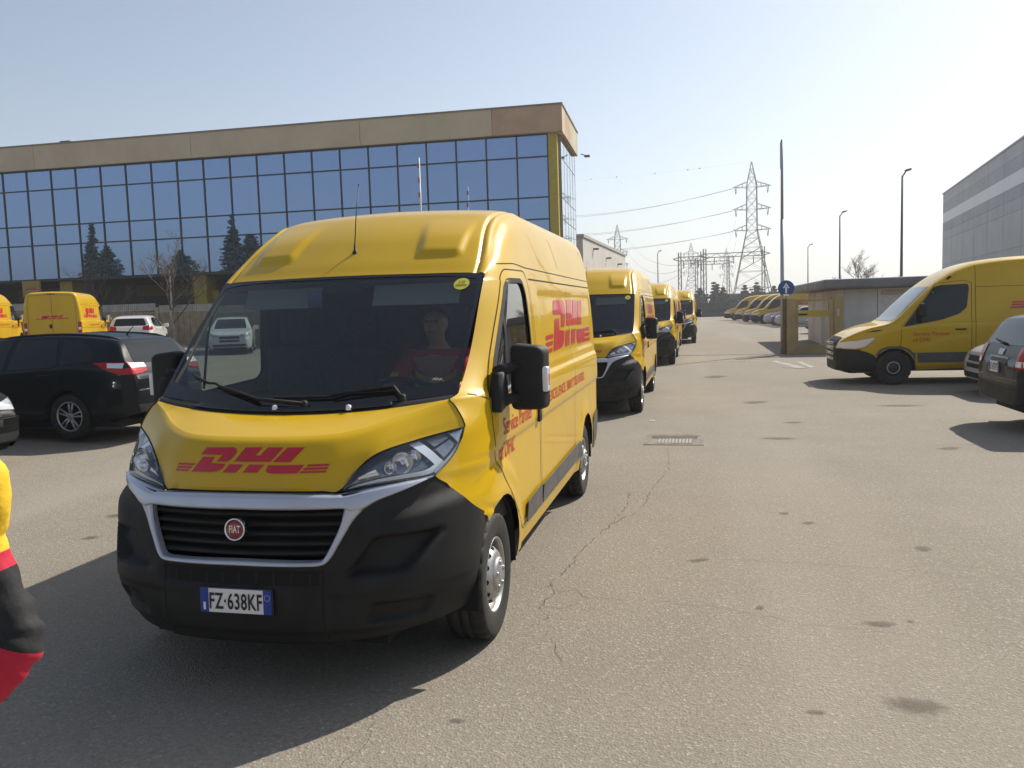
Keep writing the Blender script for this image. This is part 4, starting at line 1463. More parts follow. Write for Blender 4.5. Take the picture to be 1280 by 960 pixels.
def sign_box(x, y, z, w, h, text, label, red=RED, tcol=None, logo=False, rz=0.0):
    t = thing('wall_sign', label, 'sign', (x, y, z), rz)
    bm = bmesh.new(); add_box(bm, -w / 2, w / 2, -.06, .06, -h / 2, h / 2, .01); obj('panel', bm, mat("sign_yellow", (.40, .26, .03), .5), t, smooth=False)
    bm = bmesh.new()
    if logo:
        for p in logo_polys():
            s = w * .85 / 7.06
            b = fill_poly([(a * s, c * s) for a, c in p], 0)
            vv = {v: bm.verts.new((v.co.x, -.064, v.co.y)) for v in b.verts}
            for f in b.faces: bm.faces.new([vv[v] for v in f.verts])
            b.free()
    else:
        bm.free(); bm = text_mesh(text, h * .42, .004)
        xs = [v.co.x for v in bm.verts]; s = min(1.4, w * .8 / (max(xs) - min(xs)))
        for v in bm.verts: v.co = Vector((v.co.x * s, -.064, v.co.y))
    obj('lettering', bm, red, t, smooth=False)
    return t
sign_box(-37.2, 37.9, 4.0, 1.25, .95, "", "small yellow lettered sign hanging under the office block overhang", logo=True)
sign_box(-26.4, 39.6, 2.95, 1.35, 1.15, "", "brownish yellow sign beside a pillar under the office block", logo=True)
# roof vent, lamp
t = thing('roof_vent', "small dark vent standing on the office block roof edge", "vent", (-34.8, 38.9, 12.50))
bm = bmesh.new(); add_box(bm, -.35, .35, -.2, .2, 0, .22, .03); obj('hood', bm, mat("vent_grey", (.06, .06, .06), .6), t); bm = bmesh.new(); add_box(bm, -.5, .25, -.15, .15, .0, .10, .02); obj('base', bm, MATS["vent_grey"], t)
t = thing('floodlight', "small floodlight bracketed to the office block side corner", "floodlight", (-4.95, 46.6, 11.0))
bm = bmesh.new(); add_tube(bm, [(0, 0, .15), (.30, 0, .05)], .03, 6); obj('bracket', bm, mat("fixture_grey", (.10, .10, .10), .5), t); bm = bmesh.new(); add_box(bm, .22, .55, -.12, .12, -.06, .06, .02); obj('lamp_head', bm, MATS["fixture_grey"], t)

# ------------------------------------------------------------------ pale warehouse behind, grey shed to the right
PALE = mat("pale_cladding", (.50, .47, .42), .7, var=.06, scale=.4)
wh = thing('warehouse', "pale flat roofed warehouse standing behind the glazed office block", "building", (-7.5, 65.0, 0), math.atan2(-.034, 1))
k = 0
for z0, z1 in ((0, 2.7), (2.72, 5.2), (5.22, 7.7)):
    for j in range(5):
        bm = bmesh.new(); add_box(bm, -.12, 0, j * 5.8 + .015, (j + 1) * 5.8 - .015, z0, z1); obj('cladding_panel', bm, PALE, wh, smooth=False)
bm = bmesh.new(); add_box(bm, -40, -.13, 0, 29, 0, 7.72); obj('wall', bm, PALE, wh, smooth=False)
bm = bmesh.new(); add_box(bm, -40.1, .12, -.12, 29.12, 7.73, 7.98); obj('roof_edge', bm, mat("pale_coping", (.36, .34, .30), .6), wh, smooth=False)
for y, z in ((5.5, 7.0), (13.5, 6.6), (22, 6.4)):
    bm = bmesh.new(); add_box(bm, .0, .5, y - .15, y + .15, z, z + .16, .03); obj('wall_lamp', bm, MATS["fixture_grey"], wh)

DK, MD, LG = mat("dark_sheet", (.33, .345, .375), .55, var=.06, scale=.5), mat("mid_sheet", (.38, .39, .42), .55, var=.06, scale=.5), mat("light_sheet", (.42, .44, .45), .55, var=.05, scale=.5)
WB_ = mat("white_band", (.80, .83, .84), .6)
sh = thing('industrial_shed', "tall grey metal clad shed with one pale band along its wall", "building", (25.77, 86.7, 0), -.1007)
for name, z0, z1, m_ in (('cladding_panel', 0, 2.45, LG), ('cladding_panel', 2.47, 4.95, LG), ('cladding_panel', 4.97, 7.40, LG), ('cladding_panel', 7.42, 8.25, MD), ('cladding_panel', 8.27, 9.08, DK), ('band_panel', 9.10, 10.05, WB_), ('cladding_panel', 10.07, 11.0, DK), ('cladding_panel', 11.02, 11.95, MD)):
    for j in range(12):
        bm = bmesh.new(); add_box(bm, 0, .12, -(j + 1) * 5.0 + .03, -j * 5.0 - .03, z0, z1); obj(name, bm, m_, sh, smooth=False)
bm = bmesh.new(); add_box(bm, .13, 40, -60, -.01, 0, 11.9); obj('wall', bm, DK, sh, smooth=False)
bm = bmesh.new(); add_box(bm, -.08, 40, -60.1, .06, 11.96, 12.08); obj('roof_edge', bm, mat("edge_trim", (.34, .35, .36), .4, metal=.3), sh, smooth=False)

# ------------------------------------------------------------------ gatehouse
GRY = mat("gatehouse_render", (.54, .55, .57), .8, var=.10, scale=1.2, dirt=.12)
PNK = mat("gatehouse_pinkish", (.58, .51, .51), .8, var=.12, scale=1.2, dirt=.2)
FAS = mat("roof_fascia", (.17, .17, .18), .6, var=.2, scale=1.5)
gh = thing('gatehouse', "low grey gatehouse with a wide dark rounded flat roof", "building", (6.95, 26.3, 0))
bm = bmesh.new(); add_box(bm, .05, 9, .05, 9.8, 0, 2.15); obj('wall', bm, GRY, gh, smooth=False)
for x0, x1 in ((.0, 1.05), (1.07, 2.3), (2.32, 4.5), (4.52, 6.7)):
    bm = bmesh.new(); add_box(bm, x0, x1, -.02, .05, 0, 2.14); obj('wall_panel', bm, GRY if x0 < 1 else mat("gatehouse_pale", (.58, .58, .60), .8, var=.1, dirt=.15), gh, smooth=False)
for y0, y1, m_ in ((.0, 2.0, GRY), (2.02, 5.2, PNK), (5.22, 7.4, mat("door_white", (.55, .54, .52), .6)), (7.42, 9.8, PNK)):
    bm = bmesh.new(); add_box(bm, -.02, .05, y0 + .06, y1, 0, 2.14); obj('wall_panel', bm, m_, gh, smooth=False)
bm = bmesh.new(); add_box(bm, -.05, .0, 2.6, 3.4, 1.2, 1.9, .01); obj('window', bm, BLKG, gh, smooth=False)
bm = bmesh.new()
prof = [(-.75, 2.30), (-.70, 2.20), (-.55, 2.15), (.0, 2.15)]
add_box(bm, -.80, 9.6, -.75, 10.6, 2.155, 2.50, .12, seg=4); obj('roof', bm, FAS, gh)
bm = bmesh.new(); add_box(bm, 1.2, 5.0, -.10, -.02, 1.92, 2.04); obj('awning_rail', bm, mat("rail_cream", (.42, .38, .28), .6), gh, smooth=False)
bm = bmesh.new(); add_box(bm, 2.62, 3.4, -.035, -.02, .90, 1.85); nt = obj('notice_board', bm, mat("notice_paper", (.40, .38, .38), .7), gh, smooth=False)
bm = bmesh.new(); add_box(bm, 2.76, 3.2, -.042, -.035, 1.66, 1.76); add_box(bm, 2.84, 3.15, -.042, -.035, 1.0, 1.5); obj('notice_print', bm, mat("notice_red", (.30, .14, .14), .7), nt, smooth=False)

# ------------------------------------------------------------------ gate, sign, mast
GTY = mat("gate_yellow", (.36, .275, .11), .6, var=.15, scale=2, dirt=.3, dirtcol=(.12, .10, .06))
GTD = mat("gate_dark", (.10, .075, .03), .7, var=.2)
g = thing('entrance_gate', "mustard yellow steel gate post and framed opening by the gatehouse", "gate", (4.80, 25.15, 0))
bm = bmesh.new(); add_box(bm, .12, .42, -.05, .20, 0, 1.90, .012); obj('post', bm, GTY, g, smooth=False)
bm = bmesh.new(); add_box(bm, .0, .115, -.02, .16, 0, 1.88, .008); obj('guide_channel', bm, GTD, g, smooth=False)
bm = bmesh.new(); add_box(bm, .425, .50, .0, .14, 0, 1.84); obj('stile', bm, GTY, g, smooth=False)
bm = bmesh.new(); add_box(bm, 1.50, 1.63, .0, .14, 0, 1.84); obj('stile', bm, GTY, g, smooth=False)
bm = bmesh.new(); add_box(bm, .53, 1.50, .02, .12, 1.76, 1.84); obj('top_rail', bm, GTY, g, smooth=False)
bm = bmesh.new(); add_box(bm, .53, 1.50, .02, .12, .02, .30); obj('kick_panel', bm, GTY, g, smooth=False)
bm = bmesh.new(); add_box(bm, 1.64, 1.92, -.04, .18, 0, 1.92, .012); p_ = obj('post', bm, GTY, g, smooth=False)
bm = bmesh.new(); add_box(bm, 1.72, 1.80, -.055, -.04, 1.25, 1.50, .004); obj('key_reader', bm, mat("reader_cream", (.45, .42, .32), .5), p_, smooth=False)
t = thing('barrier_arm', "yellow barrier arm seen through the gate opening", "barrier", (5.35, 26.0, 0))
bm = bmesh.new(); add_box(bm, 0, 1.12, -.05, .05, 1.24, 1.46, .01); a_ = obj('arm', bm, mat("barrier_yellow", (.60, .45, .05), .5), t, smooth=False)
bm = bmesh.new(); add_box(bm, .04, .34, -.055, -.05, 1.29, 1.36); obj('print', bm, INK, a_, smooth=False)
bm = bmesh.new(); add_box(bm, .78, .92, -.06, .09, 0, 1.24, .01); obj('pedestal', bm, mat("pedestal_white", (.55, .52, .45), .6), t, smooth=False)

sg = thing('road_sign', "round blue sign with a white upward arrow above the gate post", "sign", (4.90, 25.08, 2.24))
bm = bmesh.new(); add_lathe(bm, [(0, -.010), (.262, -.010), (.268, 0), (.262, .006), (0, .006)], Matrix.Rotation(R_(90), 4, 'X'), 40); obj('disc', bm, mat("sign_blue", (.012, .075, .26), .45), sg)
bm = bmesh.new()
add_prism(bm, [(-.03, -.17), (.03, -.17), (.03, .05), (-.03, .05)], .0065, .010, Matrix.Rotation(R_(90), 4, 'X')); add_prism(bm, [(-.105, .015), (0, .18), (.105, .015), (.075, -.01), (0, .10), (-.075, -.01)], .0105, .013, Matrix.Rotation(R_(90), 4, 'X'))
obj('arrow', bm, WHITE, sg, smooth=False)
bm = bmesh.new(); add_prism(bm, [(-.08, -.265), (.08, -.265), (.11, -.20), (-.11, -.20)], .012, .016, Matrix.Rotation(R_(90), 4, 'X')); obj('sign_label', bm, WHITE, sg, smooth=False)
bm = bmesh.new(); add_tube(bm, [(0, .03, -.36), (0, .03, .2)], .025, 8); obj('bracket', bm, mat("galvanised", (.40, .41, .42), .5, metal=.4), sg)

GALV = MATS["galvanised"]
t = thing('lamp_mast', "tall slim grey mast rising directly behind the blue arrow sign", "mast", (4.83, 25.70, 0))
bm = bmesh.new(); add_tube(bm, [(0, 0, 0), (0, 0, 4.6)], [.068, .058], 12); obj('lower_pole', bm, GALV, t)
bm = bmesh.new(); add_tube(bm, [(0, 0, 4.6), (0, 0, 7.28)], [.050, .038], 12); obj('upper_pole', bm, mat("mast_grey", (.27, .27, .28), .5), t)
bm = bmesh.new(); add_box(bm, -.06, .0, -.05, .05, 6.3, 7.2, .01); obj('cable_box', bm, GALV, t)
t = thing('flag_mast', "slim white mast in front of the glazed office block", "mast", (-11.15, 34.4, .2))
bm = bmesh.new(); add_tube(bm, [(0, 0, 0), (0, 0, 9.1)], [.05, .035], 10); obj('pole', bm, mat("mast_white", (.70, .70, .70), .5), t)
for z in (8.6, 7.9, 7.2):
    bm = bmesh.new(); add_box(bm, -.09, .02, -.04, .04, z, z + .25, .01); obj('cleat', bm, mat("cleat_red", (.40, .12, .12), .5), t, smooth=False)

def lamp_post(x, y, h, label, arm=.45, lean=0.0):
    t = thing('street_lamp', label, 'street lamp', (x, y, 0), 0, "street lamps beyond the gate")
    bm = bmesh.new(); add_tube(bm, [(0, 0, 0), (lean, 0, h)], [.095, .055], 10); obj('pole', bm, mat("lamp_pole", (.085, .085, .09), .5), t)
    bm = bmesh.new(); add_tube(bm, [(lean, 0, h - .05), (lean + arm * .35, -.1, h + .22)], .045, 8); obj('arm', bm, MATS["lamp_pole"], t)
    bm = bmesh.new(); add_box(bm, lean + arm * .25, lean + arm, -.26, .04, h + .18, h + .30, .04)
    for v in bm.verts: v.co.z += (v.co.x - lean) * .22
    obj('lamp_head', bm, MATS["lamp_pole"], t)
lamp_post(13.64, 48.57, 8.9, "tallest street lamp, above the gatehouse roof towards the grey shed")
lamp_post(13.55, 70.2, 8.85, "middle street lamp between the grey mast and the tallest lamp", .5)
lamp_post(16.15, 113.1, 9.0, "smallest street lamp just right of the grey mast", .6)
lamp_post(-3.48, 108.5, 8.8, "distant street lamp above the queue of yellow vans", .5)

# ------------------------------------------------------------------ boundary fence on the left
FNP = mat("fence_beige", (.33, .26, .165), .85, var=.2, scale=3, dirt=.35, dirtcol=(.13, .11, .08))
FNT = mat("fence_top", (.42, .41, .38), .8, var=.15, scale=3)
fn = thing('boundary_fence', "beige concrete fence with a pale slatted top rail before the office", "fence", (-11.0, 31.2, gz(-11)))
def fz(x): return gz(-11.0 + x) - gz(-11.0)
npan = 11
for k in range(npan + 1):
    x = -k * 3.2
    bm = bmesh.new(); add_box(bm, x - .09, x + .09, -.09, .09, -.1 + fz(x), 1.78 + fz(x), .015); obj('fence_post', bm, mat("post_cream", (.40, .34, .24), .8, var=.15), fn, smooth=False)
for k in range(npan):
    x0, x1 = -(k + 1) * 3.2 + .095, -k * 3.2 - .095
    m_ = 9
    for j in range(m_):
        a, b = x0 + (x1 - x0) * j / m_, x0 + (x1 - x0) * (j + 1) / m_
        bm = bmesh.new(); add_box(bm, a + .01, b - .01, -.03 + (.012 if j % 2 else 0), .03, 0 + fz(a), 1.56 + fz(a)); obj('fence_board', bm, FNP, fn, smooth=False)
    bm = bmesh.new(); add_box(bm, x0, x1, -.05, .05, 1.57, 1.62)
    nn = 26
    for j in range(nn):
        a = x0 + (x1 - x0) * (j + .5) / nn
        add_box(bm, a - .042, a + .042, -.02, .02, 1.62, 1.92)
    for v in bm.verts: v.co.z += fz((x0 + x1) / 2)
    tag(obj('top_slats', bm, FNT, fn, smooth=False), kind='stuff')

# ------------------------------------------------------------------ vehicle builder for cars and the long nosed vans
def make_car(name, label, cat, P, loc, rz, group=None, plate_txt=(None, None)):
    root = thing(name, label, cat, loc, rz, group)
    zc, belt, w = tab(*zip(*P['top'])), tab(*zip(*P['belt'])), tab(*zip(*P['plan']))
    y0, y1 = P['top'][0][0], P['top'][-1][0]
    zs = P.get('sill', .20); k = P.get('taper', .44); paint = P['paint']
    nY = P.get('ny', 84); nS = P.get('ns', 30)
    endz = tab(*zip(*P['low'])) if 'low' in P else (lambda y: zs)
    sect = []
    for i in range(nY):
        t = i / (nY - 1)
        y = y0 + (y1 - y0) * (t - .07 * math.sin(2 * math.pi * t))
        W_, c, b, s0 = w(y), zc(y), min(belt(y), zc(y) - .03), endz(y)
        gh = c - b
        wr = W_ * max(.5, .955 - k * gh)
        e = P.get('shoulder', .012)
        pts = [(W_ * .90, s0), (W_ * .975, s0 + .10), (W_ * 1.0, s0 + .30), (W_ * 1.0, (s0 + b) * .5 + .10), (W_ * .992, b - .05), (W_ * .968, b), (W_ * .955 * .55 + wr * .45, b + gh * .45), (wr * 1.0, b + gh * .82), (wr * .90, c - gh * .055), (wr * .60, c - gh * .012), (0, c)]
        sect.append(resample(pts, nS))
        sect[-1] = [(p[0], y, p[1]) for p in sect[-1]]
    bm = bmesh.new()
    rows = [list(col) for col in zip(*sect)]
    add_grid(bm, rows); add_grid(bm, mirror_rows(rows), True)
    for sct, yy, s in ((sect[0], y0, -1), (sect[-1], y1, 1)):
        cap = [[(p[0] * (1 - t), yy + s * .03 * (1 - (1 - t) ** 3), p[2]) for t in (0, .1, .25, .5, .75, 1)] for p in sct[:-1]]
        add_grid(bm, cap, s < 0); add_grid(bm, mirror_rows(cap), s > 0)
    bmesh.ops.remove_doubles(bm, verts=bm.verts, dist=1e-4)
    bm.normal_update()
    full = BVHTree.FromBMesh(bm)
    R, wb, wz = P['R'], P['wb'], P['R']
    aR = R + P.get('arch', .055)
    for cy in (0.0, wb):
        for sx in (1, -1):
            fs = [f for f in bm.faces if f.calc_center_median().x * sx > .45 and abs(f.calc_center_median().y - cy) < aR + .2 and f.calc_center_median().z < wz + aR + .1]
            ins = cut_convex(bm, fs, [(cy + aR * math.cos(2 * math.pi * q / 24), wz + aR * math.sin(2 * math.pi * q / 24)) for q in range(24)])
            bmesh.ops.delete(bm, geom=ins, context='FACES')
    bmesh.ops.remove_doubles(bm, verts=bm.verts, dist=1e-5)
    obj('body', bm, paint, root)
    Wm = max(p[1] for p in P['plan'])
    for cy in (0.0, wb):
        for sx in (1, -1):
            g = bmesh.new()
            rws = [[(sx * xx, cy + aR * math.cos(a), wz + aR * math.sin(a)) for a in [math.pi * (-.04 + 1.08 * q / 20) for q in range(21)]] for xx in (Wm - .012, Wm - .34)]
            rws.append([(sx * (Wm - .34), cy, wz)] * 21)
            add_grid(g, rws, sx < 0)
            obj('wheel_liner', g, DARK, root)
    g = bmesh.new()
    add_box(g, -Wm * .9, Wm * .9, y0 + .25, y1 - .25, zs - .02, zs + .05); add_box(g, -(Wm - .34), Wm - .34, -.4, wb + .4, zs, .5)
    obj('underbody', g, DARK, root, smooth=False)
    front = lambda u, v: (Vector((u, y0 - 2, v)), Vector((0, 1, 0)))
    back = lambda u, v: (Vector((-u, y1 + 2, v)), Vector((0, -1, 0)))
    def decal(nm, pieces, m, off=.004, cell=.05, thick=0.0, par=root, sm_=True):
        g = bmesh.new()
        for where, poly in pieces:
            for s in ((1, -1) if where in ('side', 'front2', 'back2') else (1,)):
                if where == 'left': pl, pp = side_place(1), poly
                elif where == 'side': pl, pp = side_place(s), poly
                elif where in ('front', 'front2'): pl, pp = front, [(x * s, z) for x, z in poly]
                else: pl, pp = back, [(x * s, z) for x, z in poly]
                project(fill_poly(pp, cell), pl, full, off, g)
        if not g.faces: g.free(); return None
        return obj(nm, g, m, par)
    for poly in P['side_windows']:
        for s in (1, -1):
            g = project(fill_poly(round_poly(poly, .035, 3), .12), side_place(s), full, .005)
            if g.faces: obj('side_window', g, P.get('glass', WGL), root)
            else: g.free()
    if 'windscreen' in P: decal('windscreen', [('front', round_poly(P['windscreen'], .05, 3))], P.get('glass', WGL), .005)
    if 'rear_window' in P: decal('rear_window', [('back', round_poly(P['rear_window'], .05, 3))], P.get('glass', WGL), .005)
    for nm, where, poly, m, off in P.get('decals', ()):
        if where in ('side', 'front2', 'back2'):
            for s in (1, -1):
                if where == 'side': pl, pp = side_place(s), poly
                elif where == 'front2': pl, pp = front, [(x * s, z) for x, z in poly]
                else: pl, pp = back, [(x * s, z) for x, z in poly]
                g = project(fill_poly(pp, .045), pl, full, off)
                if g.faces: obj(nm, g, m, root)
                else: g.free()
        else: decal(nm, [(where, poly)], m, off)
    g = bmesh.new()
    for path in P.get('seams', ()):
        for s in (1, -1): ribbon(path, full, side_place(s), .008, .0035, g)
    for path in P.get('back_seams', ()): ribbon(path, full, back, .009, .0035, g)
    if g.faces: obj('panel_gap', g, GAP, root)
    else: g.free()
    for (y, z) in P.get('handles', ()):
        for s in (1, -1):
            h = full.ray_cast(Vector((s * 3, y, z)), Vector((-s, 0, 0)))[0]
            if h is None: continue
            g = bmesh.new(); add_box(g, h.x - .012, h.x + .022 * s if s > 0 else h.x + .012, y - .10, y + .10, z - .014, z + .014, .005) if s > 0 else add_box(g, h.x - .022, h.x + .012, y - .10, y + .10, z - .014, z + .014, .005)
            obj('door_handle', g, P.get('handle_mat', paint), root)
    my, mz = P['mirror']
    for s in (1, -1):
        h = full.ray_cast(Vector((s * 3, my, mz)), Vector((-s, 0, 0)))[0]
        hx = abs(h.x) if h is not None else Wm
        mw, mh = P.get('mirror_size', (.20, .15))
        g = bmesh.new()
        add_box(g, min(s * (hx + .05), s * (hx + .05 + mw)), max(s * (hx + .05), s * (hx + .05 + mw)), my - .05, my + .07, mz - .02, mz - .02 + mh, .03, seg=3)
        add_tube(g, [(s * (hx - .03), my, mz + .02), (s * (hx + .08), my, mz + .03)], .022, 6)
        obj('wing_mirror', g, P.get('mirror_mat', paint), root)
    tr = P['track']
    for cy in (0, wb):
        for s in (1, -1): make_wheel(root, s * tr, cy, wz, s, R, P.get('tw', .205), P.get('hub', 'alloy'), rimr=P.get('rimr', R * .66))
    if 'rear_plate' in P:
        x, z, pw, ph = P['rear_plate']
        h = full.ray_cast(Vector((x, y1 + 2, z)), Vector((0, -1, 0)))
        if h[0] is not None: plate(root, plate_txt[1] or "", pw, ph, Matrix.Translation(h[0] + Vector((0, .016, 0))) @ Matrix.Rotation(math.pi, 4, 'Z')) if plate_txt[1] else None
    if 'front_plate' in P and plate_txt[0]:
        x, z, pw, ph = P['front_plate']
        h = full.ray_cast(Vector((x, y0 - 2, z)), Vector((0, 1, 0)))
        if h[0] is not None: plate(root, plate_txt[0], pw, ph, Matrix.Translation(h[0] - Vector((0, .016, 0))))
    if 'wiper' in P:
        a, b = P['wiper']
        pa = []
        for t in np.linspace(0, 1, 7):
            h = full.ray_cast(Vector((-(a[0] + (b[0] - a[0]) * t), y1 + 2, a[1] + (b[1] - a[1]) * t)), Vector((0, -1, 0)))[0]
            if h is not None: pa.append(h + Vector((0, .02, .01)))
        g = bmesh.new(); add_tube(g, pa, [.022 - .012 * i / 6 for i in range(len(pa))], 6); obj('rear_wiper', g, BLKP, root)
    if 'antenna' in P:
        y = P['antenna']; z = zc(y)
        g = bmesh.new(); add_tube(g, [(0, y, z - .01), (0, y + .04, z + .04), (0, y + .16, z + .15)], [.016, .008, .004], 6); obj('antenna', g, INK, root)
    if 'rails' in P:
        a, b, x = P['rails']
        for s in (1, -1):
            pts = []
            for y in np.linspace(a, b, 12):
                h = full.ray_cast(Vector((s * x, y, 4)), Vector((0, 0, -1)))[0]
                pts.append((s * x, y, h.z + (.012 if a < y < b else .0)))
            g = bmesh.new(); add_tube(g, pts, .016, 6); obj('roof_rail', g, P.get('rail_mat', INK), root)
    return root, full

WGL = mat("car_glass", (.008, .011, .012), .03, spec=.38)
def lerp_plan(y0, y1, W, n=.80, r=.86, fr=.55, rr=.40):
    return [(y0, W * n), (y0 + fr * .35, W * (n + 1) / 2 * 1.02), (y0 + fr, W * .985), ((y0 + y1) / 2, W), (y1 - rr, W * .985), (y1 - rr * .3, W * (r + 1) / 2 * 1.01), (y1, W * r)]
CHRB = mat("lamp_clear", (.55, .57, .60), .15, metal=.5)
NAVY = mat("dark_slate_paint", (.008, .012, .015), .34, coat=.26, spec=.12, var=.05, dirt=.05, dirtcol=(.03, .028, .026))
WHP = mat("white_paint", (.72, .72, .71), .3, coat=.9, dirt=.12, dirtcol=(.4, .38, .34))
SLP = mat("silver_car_paint", (.50, .51, .54), .35, metal=.0, coat=.6)
BLK = mat("black_blue_paint", (.007, .011, .013), .34, coat=.22, spec=.2, dirt=.06, dirtcol=(.03, .03, .028))
RDP = mat("red_paint", (.24, .012, .03), .3, coat=.9)
BWP = mat("pale_blue_paint", (.42, .47, .58), .3, coat=.9)

ESTATE = dict(paint=NAVY, R=.325, wb=2.65, track=.765, tw=.215, rimr=.215, sill=.19,
    top=[(-.90, .58), (-.82, .74), (-.55, .86), (.05, .98), (.30, 1.04), (.75, 1.25), (1.20, 1.42), (1.60, 1.48), (2.2, 1.495), (2.85, 1.46), (3.25, 1.41), (3.34, 1.375), (3.53, 1.12), (3.64, .97), (3.70, .84)],
    taper=.58, belt=[(-.90, .54), (-.5, .74), (.2, .90), (1.5, .965), (3.0, 1.035), (3.7, 1.03)], plan=lerp_plan(-.90, 3.70, .91, .72, .84, .7, .55),
    low=[(-.90, .30), (-.7, .20), (2.8, .19), (3.3, .26), (3.70, .36)],
    side_windows=[[(.55, 1.0), (1.17, 1.36), (1.58, 1.40), (1.60, .985)], [(1.68, .99), (1.66, 1.405), (2.37, 1.405), (2.50, 1.06), (2.44, 1.02)], [(2.56, 1.05), (2.46, 1.385), (2.85, 1.345), (3.10, 1.17), (3.02, 1.09)]],
    windscreen=[(-.62, 1.02), (-.50, 1.40), (.50, 1.40), (.62, 1.02)], rear_window=[(-.62, 1.05), (-.54, 1.34), (.54, 1.34), (.62, 1.05)],
    decals=[('tail_light', 'side', [(3.22, 1.02), (3.10, 1.07), (3.34, 1.08), (3.70, 1.06), (3.70, .91), (3.50, .905), (3.36, .96)], REDL, .012), ('tail_light', 'back2', [(.46, .94), (.48, 1.04), (.77, 1.075), (.77, .90), (.60, .91)], REDL, .012),
            ('reversing_lamp', 'side', [(3.34, 1.0), (3.32, 1.06), (3.70, 1.05), (3.70, .99)], WHTL, .016), ('reversing_lamp', 'back2', [(.45, .985), (.45, 1.045), (.76, 1.06), (.76, .985)], WHTL, .016),
            ('headlight', 'front2', [(.40, .66), (.45, .76), (.78, .80), (.80, .70)], CHRB, .006), ('grille', 'front', [(-.5, .30), (-.55, .50), (.55, .50), (.5, .30)], BLKP, .006), ('lower_valance', 'back', [(-.7, .37), (-.75, .48), (.75, .48), (.7, .37)], BLKP, .006)],
    seams=[[(.45, .30), (.50, .95), (1.25, 1.43)], [(1.63, .25), (1.62, 1.43)], [(2.36, .50), (2.52, .75), (2.54, 1.02)], [(.55, .26), (2.2, .26)]], handles=[(1.45, .86), (2.30, .90)], mirror=(.72, .97), hub='alloy', antenna=3.0, rails=(1.25, 3.3, .52), front_plate=(0, .42, .36, .11), rear_plate=(0, .72, .52, .11))
HATCH = dict(paint=WHP, R=.30, wb=2.47, track=.715, tw=.195, hub='cap', sill=.18,
    top=[(-.80, .60), (-.74, .76), (-.45, .88), (.02, .97), (.22, 1.02), (.65, 1.24), (1.05, 1.40), (1.5, 1.455), (2.2, 1.455), (2.75, 1.40), (2.86, 1.37), (3.02, 1.08), (3.12, .95), (3.16, .80)],
    belt=[(-.80, .56), (-.5, .76), (.1, .90), (1.5, .95), (3.16, 1.0)], plan=lerp_plan(-.80, 3.16, .85, .74, .86, .6, .45), low=[(-.80, .28), (-.6, .19), (2.6, .19), (3.16, .34)],
    side_windows=[[(.48, .98), (1.05, 1.33), (1.46, 1.36), (1.48, .97)], [(1.56, .97), (1.54, 1.365), (2.2, 1.34), (2.55, 1.14), (2.45, 1.02)]],
    windscreen=[(-.62, .99), (-.52, 1.36), (.52, 1.36), (.62, .99)], rear_window=[(-.62, 1.03), (-.52, 1.32), (.52, 1.32), (.62, 1.03)],
    decals=[('tail_light', 'back2', [(.48, .86), (.50, 1.0), (.74, 1.04), (.74, .84)], REDL, .010), ('tail_light', 'side', [(2.86, .88), (2.84, .98), (3.16, 1.0), (3.16, .84)], REDL, .010),
            ('headlight', 'front2', [(.38, .68), (.42, .76), (.74, .82), (.78, .70), (.60, .66)], CHRB, .006), ('grille', 'front', [(-.36, .48), (-.38, .70), (.38, .70), (.36, .48)], BLKP, .006), ('lower_intake', 'front', [(-.62, .25), (-.60, .40), (.60, .40), (.62, .25)], BLKP, .006), ('lower_valance', 'back', [(-.6, .35), (-.65, .46), (.65, .46), (.6, .35)], BLKP, .006)],
    seams=[[(.40, .30), (.44, .93), (1.1, 1.38)], [(1.50, .25), (1.50, 1.40)], [(2.1, .45), (2.36, .75), (2.4, 1.0)]], handles=[(1.35, .85), (2.1, .88)], mirror=(.62, .96), antenna=2.5, front_plate=(0, .42, .36, .11), rear_plate=(0, .70, .52, .11))
